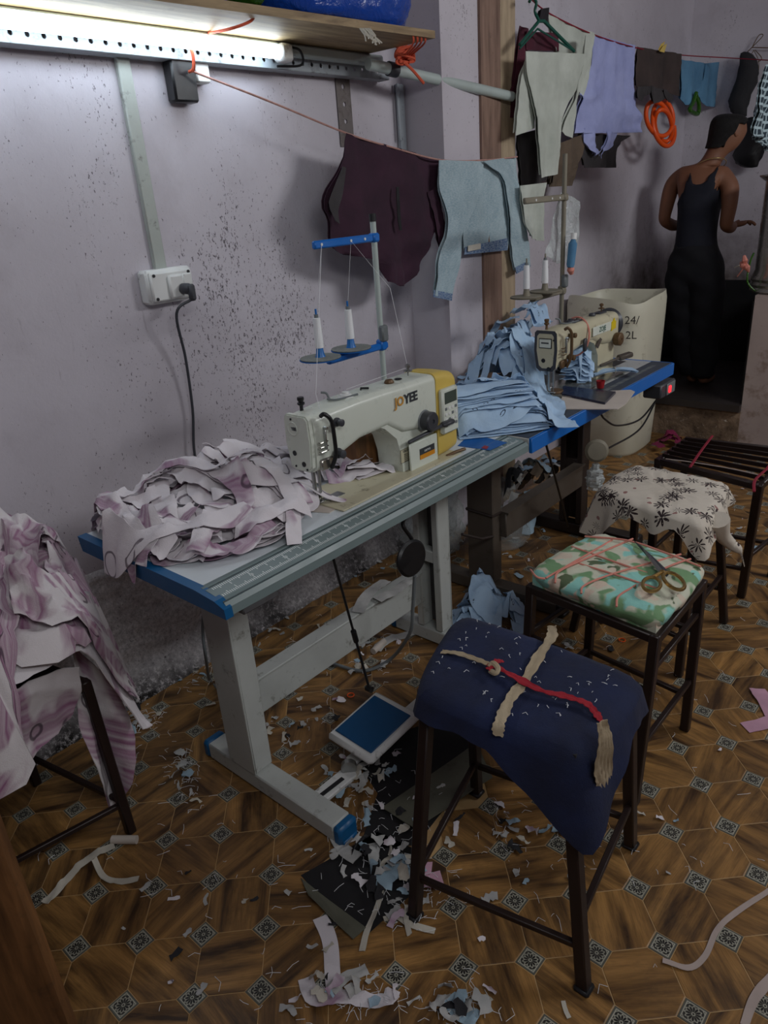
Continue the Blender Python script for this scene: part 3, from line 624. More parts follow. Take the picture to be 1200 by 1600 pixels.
def tleg(t, y, sg, mat, recess, x0=-.285, cw=.11, front=.065, back=-.45, cap='blue_cap'):
    """a T leg: foot, C-section column opening towards sg"""
    b = MB(); b.box((x0, y-sg*.0315, .38), (cw+.001, .006, .64), .002)
    for s_ in (-1, 1): b.box((x0+s_*(cw/2-.014), y, .38), (.028, .062, .64), .004)
    b.obj('leg', mat, t)
    for z in (.35, .60): b = MB(); b.box((x0, y+sg*.008, z), (cw-.05, .04, .045), .003); b.obj('cross_bracket', mat, t)
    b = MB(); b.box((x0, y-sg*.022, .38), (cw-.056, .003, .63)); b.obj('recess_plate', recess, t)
    b = MB(); b.box(((front+back)/2, y, .031), (front-back, .062, .052), .004); b.obj('foot', mat, t)
    b = MB(); b.box((-.3, y, .703), (.42, .062, .04), .004); b.obj('top_bar', mat, t)
    for x in (front, back):
        s_ = 1 if x == front else -1; b = MB(); b.box((x+s_*.012, y, .03), (.03, .066, .056), .008); b.box((x+s_*.006, y, .008), (.05, .05, .016), .004); b.obj('foot_cap', cap, t)
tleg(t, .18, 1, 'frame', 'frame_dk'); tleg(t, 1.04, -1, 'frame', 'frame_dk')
b = MB(); b.box((-.33, .61, .215), (.03, .80, .125), .006); b.box((-.33, .61, .277), (.05, .80, .008), .002); b.obj('stretcher', 'frame', t)
# foot pedal and its rod
q = [at(590, 1078, 'z', .13), at(652, 1112, 'z', .13), at(580, 1200, 'z', .085), at(509, 1140, 'z', .10)]
X = Vector(q[1]-q[0]).normalized(); Y = Vector(q[3]-q[0]); cc = Vector(sum(q)/4)
wX = (Vector(q[1]-q[0]).length+Vector(q[2]-q[3]).length)/2; wY = (Vector(q[3]-q[0]).length+Vector(q[2]-q[1]).length)/2
Mp = basis(cc, X, Y)
if Mp.col[2].z < 0: Mp = basis(cc, -X, Y)
t2 = thing('foot_pedal', 'tilted treadle with blue mat in a white frame below the table', 'pedal', (cc[0], cc[1], 0))
b = MB(); b.box((0, 0, -.012), (wX, wY, .026), .010, Mp); b.obj('pedal_frame', 'white', t2)
b = MB(); b.box((0, 0, .0025), (wX*.82, wY*.79, .005), .002, Mp); b.obj('pedal_mat', 'pedal', t2)
b = MB(); b.beam(at(480, 1262, 'z', .03), at(556, 1200, 'z', .03), .05, .014, .003); b.beam(at(548, 1190, 'z', .03), at(700, 1060, 'z', .03), .04, .012, .003); b.obj('support_bar', 'white', t2)
b = MB(); b.beam(at(496, 1247, 'z', .038), at(536, 1216, 'z', .038), .012, .003); b.obj('slot', 'black', t2)
b = MB(); b.lathe([(.022, -.008), (.022, .008)], frame_z(at(545, 1198, 'z', .05), (1, -1, 0)), 16); b.obj('pivot_wheel', 'steel', t2)
b = MB(); a0, a1 = at(577, 1076, 'z', .14), at(521, 874, 'z', .70); b.tube([a0, a0+(a1-a0)*.5], .004, 8); b.tube([a0+(a1-a0)*.42, a1], .0035, 8); b.cyl(a0+(a1-a0)*.42, a0+(a1-a0)*.5, .008, 8); b.lathe([(.010, -.01), (.010, .01)], frame_z(a0, (1, 0, 0)), 12)
b.obj('pull_rod', 'black', t2)
t2 = thing('knee_lifter', 'round black knee pad hanging under the white table', 'knee pad', (-.13, .78, .6))
kp = at(642, 872, 'x', -.14); b = MB(); b.lathe([(.001, -.010), (.04, -.009), (.05, -.004), (.052, .004), (.046, .010), (.001, .012)], frame_z(kp, (1, -.05, .1)) @ Matrix.Diagonal((1.2, 1.1, 1, 1)), 28); b.obj('pad', 'black', t2)
b = MB(); b.tube(smooth_path([kp+np.array([-.01, .01, 0]), at(644, 845, 'x', -.15), at(630, 822, 'x', -.16), at(634, 808, 'x', -.18), at(650, 796, 'x', -.2)]), .006, 8); b.obj('arm', 'black', t2)
b = MB(); b.tube(smooth_path([at(648, 900, 'x', -.17), at(645, 950, 'x', -.18), at(640, 990, 'x', -.2), at(610, 1030, 'z', .02), at(570, 1048, 'z', .01), at(530, 1040, 'z', .01), at(505, 1030, 'z', .01)]), .006, 8); tag(b.obj('floor_cable', 'grey'), 'grey cable looping from the table underside to the floor behind the pedal', 'cable')
# second table
t = thing('sewing_table', 'old sewing table with bright blue front edge and dark brown steel legs', 'table', (-.3, 1.8, 0))
b = MB(); b.box((-.29, 1.805, .74), (.575, 1.19, .04), .003); b.obj('tabletop', 'lam2', t)
b = MB(); b.box((.002, 1.805, .736), (.012, 1.19, .05), .002); b.box((-.29, 2.402, .736), (.58, .012, .05), .002); b.obj('front_edge', 'blue_edge', t)
b = MB(); b.box((-.047, 1.805, .7603), (.084, 1.185, .002)); b.obj('printed_band', 'grey_band', t)
b = MB()
for k in range(26): b.box((-.05, 1.84+k*.019, .7615), (.018, .009+.005*(k % 3), .0004))
o = b.obj('band_print', 'grey', t, smooth=False)
b = MB(); b.box((-.25, 2.28, .7607), (.12, .16, .0012)); b.obj('belt_opening', 'black', t)
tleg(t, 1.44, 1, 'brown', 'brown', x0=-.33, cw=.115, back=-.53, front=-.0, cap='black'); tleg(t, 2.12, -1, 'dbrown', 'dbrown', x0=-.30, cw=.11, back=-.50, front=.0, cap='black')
b = MB(); b.box((-.26, 1.78, .30), (.03, .64, .105), .004); b.box((-.26, 1.78, .352), (.05, .64, .008)); b.obj('stretcher', 'brown', t)
b = MB(); b.tube([at(722, 835, 'x', -.27), at(752, 842, 'x', -.27), at(770, 838, 'x', -.27)], .006, 6); b.tube([(-.39, 1.405, .36), (-.27, 1.402, .355), (-.268, 1.475, .35), (-.39, 1.478, .355), (-.39, 1.405, .36)], .006, 6); b.obj('tied_cord', 'dbrown', t)
b = MB(); a0, a1 = at(888, 822, 'z', .1), at(852, 690, 'z', .7); b.tube([a0, a1], .0045, 8); b.obj('pull_rod', 'black', t)
t = thing('motor_switch', 'black switch box with a red light under the far end of the blue edged table', 'switch', (-.05, 2.3, .68))
cb = at(1030, 606, 'x', -.04); b = MB(); b.box(cb, (.08, .16, .06), .006); b.obj('box', 'dgrey', t)
b = MB(); b.box((cb[0]+.042, cb[1]+.02, cb[2]), (.006, .09, .05), .003); b.obj('face_plate', 'grey', t)
b = MB(); b.box((cb[0]+.047, cb[1], cb[2]), (.006, .02, .03), .003); b.obj('indicator_lamp', 'led', t)
for k, pp in enumerate((((1028, 622), (1000, 655), (965, 665), (945, 655), (938, 645)), ((1026, 624), (1000, 670), (955, 698), (925, 712)))):
    b = MB(); b.tube(smooth_path([at(x, y, 'x', -.06) for x, y in pp]), .004, 7); tag(b.obj('motor_cable', 'black'), ('short black cable sagging from the motor switch', 'longer black cable drooping from the motor switch to the knee pad')[k], 'cable')
t = thing('wrapped_knee_pad', 'round knee pad wrapped in clear plastic beside the dark brown leg', 'knee pad', tuple(at(932, 720, 'x', 0)))
kp = at(932, 704, 'x', -.01); b = MB(); b.lathe([(.001, -.016), (.03, -.015), (.042, -.008), (.044, .006), (.034, .015), (.001, .017)], frame_z(kp, (.7, -1, .2)), 24); b.obj('pad', 'tan', t)
n = 20; P = np.zeros((n, n, 3)); q0 = at(930, 742, 'x', -.01)
for i in range(n):
    for j in range(n):
        a = 2*PI*j/(n-1); r_ = (.014, .03, .036, .03)[min(3, i*4//n)]*(1+.25*fold(a, i*.3, 4, .5)); P[i, j] = q0+np.array([math.cos(a)*r_, math.sin(a)*r_, .045-.1*i/(n-1)])
b = MB(); b.sheet(P, .001); b.obj('plastic_wrap', 'clear', t)
# ================================================================== SEWING MACHINES (local: origin = bed under the face plate, +y to the wheel end)
def rrect(x0, x1, z0, z1, r, y, n=5, jx=0, jz=0):
    out = []
    for cx, cz, a0 in ((x1-r, z1-r, 0), (x0+r, z1-r, PI/2), (x0+r, z0+r, PI), (x1-r, z0+r, 3*PI/2)):
        for k in range(n+1):
            a = a0+PI/2*k/n; out.append((cx+r*math.cos(a), y, cz+r*math.sin(a)))
    return out
def loft_y(b, secs):
    """secs: (y, x0, x1, z0, z1, r)"""
    b.loft([rrect(x0, x1, z0, z1, r, y) for y, x0, x1, z0, z1, r in secs])
def machine(Y, label, new):
    E_ = 'mc' if new else 'mc2'; xb, xf = -.245, -.135; zb = .7635
    t = thing('sewing_machine', label, 'sewing machine', (-.19, Y+.3, zb))
    b = MB(); b.box((-.19, Y+.29, zb+.002), (.178, .52, .006), .002); b.obj('bed_plate', 'mc2' if new else 'chrome', t)
    b = MB(); b.box((-.19, Y+.085, zb+.006), (.03, .06, .003), .001); b.obj('needle_plate', 'steel', t)
    if new:
        b = MB(); loft_y(b, [(Y+.0, -.238, -.147, zb+.105, 1.014, .022), (Y+.055, -.240, -.143, zb+.112, 1.018, .02), (Y+.085, -.242, -.14, zb+.13, 1.02, .02), (Y+.16, -.242, -.14, zb+.15, 1.022, .02), (Y+.27, -.243, -.138, zb+.155, 1.022, .02), (Y+.33, -.245, -.135, zb+.12, 1.02, .02), (Y+.475, -.247, -.133, zb+.10, 1.018, .02)])
        b.obj('arm', E_, t)
        b = MB(); b.loft([rr_ for rr_ in [[(x, y, z) for x, y in ((-.235, ya), (-.145, ya), (-.145, yb), (-.235, yb))] for z, ya, yb in ((zb+.002, Y+.325, Y+.475), (zb+.06, Y+.32, Y+.475), (zb+.11, Y+.305, Y+.475), (zb+.15, Y+.26, Y+.475), (zb+.17, Y+.22, Y+.475))]]); b.obj('column', E_, t, ang=50)
    else:
        b = MB(); loft_y(b, [(Y+.0, -.236, -.150, zb+.105, 1.004, .03), (Y+.06, -.240, -.145, zb+.11, 1.014, .03), (Y+.085, -.238, -.147, zb+.14, 1.014, .028), (Y+.20, -.238, -.147, zb+.155, 1.013, .028), (Y+.27, -.240, -.142, zb+.16, 1.011, .028), (Y+.36, -.243, -.138, zb+.13, 1.011, .028), (Y+.475, -.243, -.137, zb+.12, 1.009, .028)])
        b.obj('arm', E_, t)
        b = MB(); b.loft([[(x, y, z) for x, y in ((-.232, ya), (-.15, ya), (-.15, yb), (-.232, yb))] for z, ya, yb in ((zb+.002, Y+.32, Y+.475), (zb+.03, Y+.33, Y+.47), (zb+.10, Y+.325, Y+.47), (zb+.15, Y+.29, Y+.475), (zb+.17, Y+.24, Y+.475))]); b.obj('column', E_, t, ang=50)
    # face plate: tapered shield at the needle end
    def shield(y0, y1, sx=0.0, mat=E_, name='face_plate'):
        o_ = [(-.236+sx, 1.008-sx), (-.228+sx, 1.017-sx), (-.158-sx, 1.017-sx), (-.150-sx, 1.008-sx), (-.147-sx, .95), (-.152-sx, .885+sx), (-.165-sx, .872+sx), (-.216+sx, .872+sx), (-.228+sx, .882+sx), (-.238+sx, .945)]
        if not new: o_ = [(x, z-.005) for x, z in o_]
        b = MB(); b.prism(o_, y1-y0, Matrix(((1, 0, 0, 0), (0, 0, 1, y0), (0, 1, 0, 0), (0, 0, 0, 1)))); return b.obj(name, mat, t, smooth=False)
    fp = shield(Y-.012, Y-.001); shield(Y-.016, Y-.012, .003)
    if not new: shield(Y-.0165, Y-.0155, -.001, 'dgrey', 'worn_edge'); shield(Y-.018, Y-.0162, .010)
    zc = .955 if new else .945
    yf = Y-.0165 if new else Y-.0182
    if new:
        b = MB(); b.lathe([(.0185, 0), (.0175, .0012), (.0155, .0012), (.0145, .0004), (.001, .0004)], frame_z((-.205, yf, .982), (0, -1, 0)), 28); b.obj('badge', E_, t)
        b = MB(); text(b, 'YEE', .011, basis((-.2, yf-.001, .982), (1, 0, 0), (0, 0, 1)), .0004, .0004); b.obj('badge_lettering', 'logo_dark', t, smooth=False)
    else:
        b = MB(); b.box((-.192, yf-.001, .968), (.052, .003, .036), .004); b.obj('badge_frame', 'black', t)
        b = MB(); b.box((-.192, yf-.003, .968), (.046, .003, .030), .003); b.obj('badge', 'mc', t)
        b = MB(); b.box((-.192, yf-.0048, .970), (.03, .0006, .005)); b.obj('badge_lettering', 'logo_dark', t, smooth=False)
    for x, z, r_ in ((-.208, 1.006, .003), (-.208, .918, .0068), (-.178, .893, .0068), (-.208, .884, .003), (-.168, .880, .003)) if new else ((-.2, .905, .008), (-.178, .875, .008), (-.16, .98, .003)):
        b = MB(); b.cyl((x, yf-.001, z), (x, yf+.004, z), r_, 14); b.obj('screw' if r_ < .004 else 'rubber_plug', 'black', t)
    # needle bar, presser foot
    b = MB(); b.cyl((-.2, Y+.03, zb+.03), (-.2, Y+.03, zb+.12), .0055, 12); b.obj('presser_bar', 'steel', t)
    b = MB(); b.cyl((-.185, Y+.035, zb+.035), (-.185, Y+.035, zb+.12), .004, 10); b.cyl((-.185, Y+.035, zb+.01), (-.185, Y+.035, zb+.04), .0013, 6); b.obj('needle_bar', 'steel', t)
    b = MB(); b.box((-.196, Y+.032, zb+.026), (.012, .016, .018), .002); b.box((-.187, Y+.03, zb+.013), (.026, .014, .003), .001); b.obj('presser_foot', 'steel', t)
    b = MB(); b.lathe([(.006, 0), (.0045, .004), (.0045, .014), (.0095, .018), (.0095, .022), (.006, .024), (.009, .030), (.0085, .036)], T(-.215, Y+.03, 1.014 if new else 1.01), 14); b.obj('pressure_knob', 'black' if new else 'bronze', t)
    # lever guard and thread tension on the front side
    xs = -.14
    pts = [(xs+.004, Y+.018, 1.014), (xs+.016, Y+.02, 1.02), (xs+.022, Y+.035, 1.0), (xs+.022, Y+.04, .95), (xs+.020, Y+.04, .91), (xs+.006, Y+.036, .875)]
    b = MB(); b.tube(smooth_path(pts, 5), .0055, 8); b.obj('take_up_guard', 'black' if new else 'bronze', t)
    b = MB(); b.beam((xs+.01, Y+.02, .93), (xs+.01, Y+.02, .985), .004, .01, .001); b.cyl((xs+.008, Y+.02, .985), (xs+.02, Y+.02, .985), .004, 8); b.obj('take_up_lever', 'steel', t)
    for z, y, r_ in ((.985, .072, .0115), (.905, .066, .0135)):
        b = MB(); b.lathe([(r_*.5, -.01), (r_*.5, .004), (r_, .005), (r_, .010), (r_*.55, .011), (r_*.55, .016), (r_*.8, .018), (r_*.8, .026), (r_*.4, .028)], frame_z((xs-.004, Y+y, z), (1, 0, 0)), 16); b.obj('tension_dial', 'dgrey' if new else 'bronze', t)
    b = MB()
    for dz in (0, .012, .024): b.tube([(xs, Y+.004, .925+dz), (xs+.008, Y+.004, .925+dz), (xs+.008, Y+.03, .925+dz)], .0018, 6)
    b.box((xs-.004, Y+.03, .888), (.012, .045, .03), .004); b.obj('thread_guides', 'chrome' if new else 'bronze', t)
    # presser lifter hook at back top, oil window, pins
    top = 1.021 if new else 1.013
    b = MB(); b.lathe([(.022, 0), (.022, .002), (.017, .003), (.015, .008), (.009, .009), (.009, .014), (.001, .015)], T(-.19, Y+.165, top), 20); b.obj('bobbin_winder', 'white' if new else 'dgrey', t)
    b = MB(); b.tube(smooth_path([(-.215, Y+.13, top+.002), (-.20, Y+.11, top+.006), (-.185, Y+.12, top+.004), (-.178, Y+.145, top+.003), (-.17, Y+.19, top+.004)]), .0028, 7); b.tube(smooth_path([(-.205, Y+.12, top+.002), (-.212, Y+.118, top+.018), (-.222, Y+.108, top+.022)]), .003, 7); b.obj('winder_lever', 'grey', t)
    b = MB(); b.tube([(-.2, Y+.235, top), (-.2, Y+.235, top+.006), (-.18, Y+.245, top+.006)], .003, 7); b.obj('thread_hook', 'black', t)
    b = MB(); b.lathe([(.014, 0), (.014, .003), (.010, .009), (.001, .011)], T(-.185, Y+.335, top), 18); b.obj('oil_window', 'bronze' if new else 'dgrey', t)
    b = MB(); b.lathe([(.011, 0), (.011, .0012), (.001, .0015)], T(-.19, Y+.38, top), 18); b.obj('oil_port', 'black', t)
    b = MB(); b.cyl((-.19, Y+.425, top), (-.19, Y+.425, top+.02), .0022, 8); b.lathe([(.001, 0), (.013, .001), (.013, .003), (.004, .006), (.004, .010), (.008, .012), (.008, .019), (.002, .022)], T(-.19, Y+.425, top+.012), 16); b.obj('thread_pin', 'steel' if new else 'bronze', t)
    if new:
        b = MB(); loft_y(b, [(Y+.475, -.2495, -.1305, zb+.004, 1.021, .02), (Y+.52, -.2495, -.1305, zb+.004, 1.019, .022), (Y+.57, -.247, -.132, zb+.006, 1.008, .03), (Y+.578, -.235, -.145, zb+.02, .99, .03)]); b.obj('motor_cover', 'yellow', t)
        b = MB(); b.box((-.124, Y+.523, .905), (.018, .078, .135), .005); b.obj('control_panel', 'mc', t)
        b = MB(); b.box((-.1145, Y+.523, .945), (.002, .058, .034), .0008); b.obj('display', 'lcd', t)
        for r_ in range(4):
            for c_ in range(4):
                b = MB(); b.box((-.1145, Y+.499+c_*.016, .913-r_*.0165), (.002, .010, .009), .001); b.obj('button', 'grey' if (r_+c_) % 3 == 0 else 'white', t)
        b = MB(); b.lathe([(.024, -.01), (.024, 0), (.0275, .001), (.0275, .026), (.024, .030), (.006, .030), (.006, .027), (.001, .027)], frame_z((-.132, Y+.42, .898), (1, 0, 0)), 30); b.obj('stitch_dial', 'dgrey', t)
        b = MB(); b.lathe([(.030, -.006), (.031, .002), (.027, .006)], frame_z((-.136, Y+.42, .898), (1, 0, 0)), 30); b.obj('dial_collar', 'grey', t)
        b = MB(); b.beam((-.125, Y+.33, .858), (-.112, Y+.48, .872), .012, .010, .004); b.beam((-.112, Y+.47, .872), (-.105, Y+.52, .875), .022, .014, .005); b.obj('reverse_lever', 'dgrey', t)
        b = MB(); b.box((-.132, Y+.405, zb+.043), (.006, .13, .082), .004); b.obj('side_cover', 'mc', t)
        b = MB(); b.box((-.1285, Y+.418, zb+.043), (.001, .07, .03)); b.obj('motor_label', 'logo_dark', t)
        b = MB(); b.box((-.1278, Y+.418, zb+.033), (.001, .07, .013)); b.obj('label_stripe', 'orange', t)
        b = MB(); text(b, 'JACK'[:0]+'servo', .013, basis((-.1275, Y+.418, zb+.049), (0, 1, 0), (0, 0, 1)), .0003); b.obj('label_lettering', 'white', t, smooth=False)
        b = MB(); b.box((-.1445, Y+.372-.03, zb+.052), (.001, .052, .040)); b.obj('caution_label', 'mc2', t)
        b = MB(); text(b, 'CAUTION', .0085, basis((-.1437, Y+.346, zb+.065), (0, 1, 0), (0, 0, 1)), .0003, .0002)
        for k in range(5): b.box((-.1438, Y+.35, zb+.055-k*.005), (.0006, .038, .0014))
        for dz in (-.0195, .0195): b.box((-.1438, Y+.342, zb+.052+dz), (.0006, .052, .001))
        for dy in (-.0255, .0255): b.box((-.1438, Y+.342+dy, zb+.052), (.0006, .001, .040))
        b.obj('caution_print', 'logo_dark', t, smooth=False)
        b = MB(); text(b, 'JO', .036, basis((-.1330, Y+.2945, .978), (0, 1, 0), (0, 0, 1)), .0006, .0007, 'LEFT'); b.obj('brand_lettering', 'logo_org', t, smooth=False)
        b = MB(); text(b, 'YEE', .036, basis((-.1330, Y+.3345, .978), (0, 1, 0), (0, 0, 1)), .0006, .0012, 'LEFT'); b.obj('brand_lettering', 'logo_dark', t, smooth=False)
        b = MB(); b.tube([(-.12, Y+.50, zb+.004), (-.105, Y+.53, zb+.012), (-.10, Y+.565, zb+.010), (-.115, Y+.572, zb+.004)], .005, 8); b.obj('hinge_clip', 'bronze', t)
        b = MB(); b.box((-.30, Y+.33, zb+.055), (.09, .15, .10), .004); b.obj('wooden_block', 'post', t)
    else:
        b = MB(); b.lathe([(.04, 0), (.056, .004), (.060, .012), (.055, .018), (.060, .026), (.055, .036), (.02, .038)], frame_z((-.19, Y+.478, .958), (0, 1, 0)), 34); b.obj('hand_wheel', 'dgrey', t)
        b = MB(); b.lathe([(.012, -.008), (.012, 0), (.024, .002), (.026, .006), (.026, .026), (.02, .030), (.005, .030), (.005, .027)], frame_z((-.138, Y+.45, .905), (1, 0, 0)), 24); b.obj('stitch_dial', 'bronze', t)
        b = MB(); b.beam((-.14, Y+.33, .82), (-.10, Y+.48, .835), .010, .010, .003); b.beam((-.115, Y+.44, .83), (-.085, Y+.50, .838), .03, .02, .005); b.obj('reverse_lever', 'brown', t)
        b = MB(); b.box((-.1385, Y+.35, .965), (.004, .20, .034), .001); b.obj('name_plate', 'mc', t)
        b = MB(); text(b, 'ZOJE', .026, basis((-.1362, Y+.33, .965), (0, 1, 0), (0, 0, 1)), .0004, .0005); b.obj('brand_lettering', 'green', t, smooth=False)
        b = MB(); b.prism([(-.02, -.022), (.022, -.016), (.022, .012), (.012, .014), (.006, .026), (-.006, .016), (-.018, .012)], .002, basis((-.1364, Y+.425, .966), (0, 1, 0), (0, 0, 1))); b.obj('yellow_sticker', 'yel2', t, smooth=False)
        b = MB(); b.box((-.135, Y+.18, .93), (.012, .02, .05), .004); b.box((-.19, Y+.2, 1.014), (.04, .05, .006), .002); b.box((-.19, Y+.41, 1.012), (.035, .06, .006), .002); b.obj('brown_fitting', 'dgrey', t)
        b = MB(); ring = [(-.192+.056*math.cos(a), Y+.215+.012*math.sin(a), .952+.072*math.sin(a)) for a in np.linspace(0, 2*PI, 30)]; b.tube(ring, .0035, 6); tag(b.obj('red_cord', 'pinkcord', t), 'red cord tied round the arm')
        b = MB(); b.beam((-.142, Y+.30, .9), (-.142, Y+.33, .93), .004, .02); b.obj('arrow_mark', 'brown', t)
    return t
machine(.43, 'white sewing machine with yellow motor end on the ruler edged table', True)
machine(1.665, 'aged cream sewing machine with black hand wheel on the blue edged table', False)
# ------------------------------------------------------------------ thread stands
def stand(x, y, label, new):
    A, B, Cc = ('blue_edge', 'pvc', 'felt') if new else ('tan', 'tan', 'tan')
    t = thing('thread_stand', label, 'thread stand', (x, y, .762))
    zt = 1.452 if new else 1.62
    b = MB(); b.cyl((x, y, .762), (x, y, zt-.02), .009, 14); b.obj('pole', B, t)
    b = MB(); b.lathe([(.02, 0), (.02, .008), (.012, .012), (.012, .03)], T(x, y, .762), 16); b.obj('base_nut', 'dgrey', t)
    if new: b = MB(); b.cyl((x, y, zt-.022), (x, y, zt), .0105, 14); b.obj('pole_cap', 'black', t)
    za = 1.385 if new else 1.447
    L = .255 if new else .30
    b = MB(); b.box((x, y-L/2, za), (.016, L, .022), .004); b.box((x, y, za), (.028, .028, .026), .005); b.obj('guide_arm', A, t)
    for d in (.05, .11, .23): b = MB(); b.cyl((x+.007, y-d, za), (x+.010, y-d, za), .004, 10); b.obj('thread_eye', 'white', t)
    zs = 1.062 if new else 1.095
    b = MB(); b.box((x, y-.11, zs), (.018, .27, .02), .004); b.box((x, y, zs+.004), (.028, .028, .034), .005); b.obj('spool_arm', A, t)
    b = MB(); b.box((x+.012, y, zs+.04), (.02, .03, .05), .005); b.obj('clamp', 'grey', t)
    res = []
    for k, (dx, dy, h) in enumerate(((-.012, -.26, .0), (.0, -.14, .006))):
        c = (x+dx, y+dy, zs+.012+h)
        b = MB(); b.lathe([(.001, -.003), (.058, -.002), (.061, .001), (.060, .003), (.001, .004)], T(*c), 28); o = b.obj('spool_disc', Cc, t)
        b = MB(); b.lathe([(.062, -.0035), (.0625, -.001), (.059, -.0012)], T(*c), 28); b.obj('disc_rim', A, o)
        b = MB(); b.lathe([(.016, .003), (.013, .01), (.010, .03)], T(*c), 12); b.cyl((c[0], c[1], c[2]), (c[0], c[1], c[2]+.14), .003, 8); b.obj('spindle', 'sblue' if new else 'tan', o)
        res.append(c)
        s_ = thing('thread_cone', ('%s cone of white thread on the %s stand' % (('nearer', 'farther')[k], ('blue', 'dusty tan')[0 if new else 1])), 'thread', (c[0], c[1], c[2]+.03))
        b = MB(); b.lathe([(.0125, 0), (.0128, .004), (.0125, .03), (.0105, .085), (.006, .086)], T(c[0], c[1], c[2]+.030), 18); b.obj('thread_winding', 'thread', s_)
        b = MB(); b.lathe([(.0068, 0), (.006, .01)], T(c[0], c[1], c[2]+.115), 12); b.obj('cone_core', 'grey', s_)
    return res, za
(c1, c2), za = stand(-.42, 1.01, 'thread stand with blue arms rising behind the white sewing machine', True)
def thread(pts, label, name='thread_line', r=.0006):
    b = MB(); b.tube(pts, r, 5); return tag(b.obj(name, 'thread'), label, 'thread')
thread([(c1[0], c1[1], c1[2]+.12), (-.412, .78, za), (-.2, .50, 1.05), (-.15, .47, .98)], 'white thread running from the nearer cone over the blue arm to the needle end')
thread([(c2[0], c2[1], c2[2]+.12), (-.412, .90, za), (-.30, .93, 1.25), (-.19, .855, 1.045), (-.19, .6, 1.04)], 'white thread running from the farther cone down to the machine top pin')
stand(-.35, 2.06, 'dusty tan thread stand behind the cream sewing machine', False)
# pouch and bottle hanging on the second stand
def panel_grid(Lp, Rp, x, n=30, m=14, amp=.006, seed=1, freq=2.0, bow=0.0):
    amp = amp*1.9
    """cloth panel between a left and a right outline (photo pixels, top to bottom) hung in the plane x"""
    Lw = np.array(smooth_path([at(p[0], p[1], 'x', x) for p in Lp], 6)) if len(Lp) > 2 else np.array([at(p[0], p[1], 'x', x) for p in Lp])
    Rw = np.array(smooth_path([at(p[0], p[1], 'x', x) for p in Rp], 6)) if len(Rp) > 2 else np.array([at(p[0], p[1], 'x', x) for p in Rp])
    def rs(A, n):
        s_ = np.r_[0, np.cumsum(np.linalg.norm(np.diff(A, axis=0), axis=1))]; s_ /= s_[-1]
        return np.stack([np.interp(np.linspace(0, 1, n), s_, A[:, k]) for k in range(3)], 1)
    Lw, Rw = rs(Lw, n), rs(Rw, n); P = np.zeros((n, m, 3)); rr = np.random.RandomState(seed); ph = rr.rand(4)*6.28
    for j in range(m):
        v = j/(m-1); P[:, j] = Lw*(1-v)+Rw*v
    y, z = P[..., 1], P[..., 2]; top = z[0].max(); dep = np.clip((top-z)/.35, 0, 1)
    f = (np.sin(y*freq*18+ph[0]+z*2)+.6*np.sin(y*freq*37+ph[1]-z*4)+.5*np.sin(y*freq*9+z*9+ph[2]))*amp*(.25+.75*dep)
    f = f+amp*.5*fold(y*3, z*3, seed, 1.2, 4)
    P[..., 0] += f+bow*np.sin(np.linspace(0, PI, m))[None, :]
    return P
def garment(name, label, mat, panels, x, cat='clothes', group=None, two=.012, parts=(), **kw):
    """a garment folded over the line: front and back layers of each panel"""
    t = thing(name, label, cat, tuple(at(panels[0][0][0][0], panels[0][0][0][1], 'x', x)), group)
    b = MB()
    for i, (Lp, Rp, dx) in enumerate(panels):
        P = panel_grid(Lp, Rp, x+dx, seed=i*3+len(label), **kw); b.sheet(P, .0022)
        Q = P.copy(); Q[..., 0] -= two*(np.minimum(1, np.linspace(0, 4, P.shape[0])))[:, None]; Q[..., 2] += .012*np.linspace(0, 1, P.shape[0])[:, None]; b.sheet(Q, .0022)
    b.obj('body', mat, t, ang=75)
    for nm, mt, Lp, Rp, dx in parts:
        b = MB(); b.sheet(panel_grid(Lp, Rp, x+dx, seed=9, amp=.0008, n=10, m=8), .002); b.obj(nm, mt, t, ang=75)
    return t
X1 = -.70
g = garment('tshirt', 'maroon t-shirt hanging upside down on the line in front of the lavender wall', 'maroon',
 [([(541, 208), (537, 245), (515, 300), (508, 322), (520, 345), (524, 385), (545, 398), (590, 408), (604, 440)], [(686, 250), (685, 290), (686, 330), (683, 360), (665, 398), (655, 412), (652, 425), (640, 445), (622, 447)], 0),
  ([(670, 300), (676, 330), (684, 370), (695, 408)], [(687, 290), (692, 330), (701, 365), (713, 392)], .004)], X1-.06, amp=.007,
 parts=[('zip', 'black', [(619, 292), (621, 340), (624, 360)], [(623, 292), (626, 340), (628, 360)], .02), ('side_strip', 'greyc', [(536, 260), (517, 305), (514, 322), (524, 345)], [(541, 262), (535, 305), (528, 330), (531, 350)], .014)])
garment('denim_trousers', 'washed light blue jeans hung by the middle beside the maroon t-shirt', 'denim',
 [([(687, 250), (689, 290), (698, 330), (700, 360), (690, 400), (680, 430), (677, 462)], [(757, 252), (752, 290), (742, 320), (733, 345), (724, 375), (715, 420), (706, 468)], 0),
  ([(745, 253), (733, 290), (727, 330), (724, 365), (724, 392)], [(806, 247), (800, 280), (797, 320), (795, 355), (793, 388)], -.012),
  ([(755, 252), (784, 275), (792, 310), (797, 360), (803, 400), (807, 427)], [(806, 244), (811, 290), (816, 330), (822, 365), (827, 400), (829, 415)], .010)], X1-.02, amp=.004,
 parts=[('waistband', 'denimb', [(727, 386), (725, 398)], [(793, 372), (793, 391)], .006), ('waist_label', 'wht_strip', [(731, 384), (731, 393)], [(751, 380), (751, 389)], .014), ('cuff', 'denimb', [(678, 453), (677, 464)], [(707, 459), (706, 470)], .008), ('cuff', 'denimb', [(805, 418), (807, 428)], [(827, 407), (829, 416)], .020)])
XL = -.74
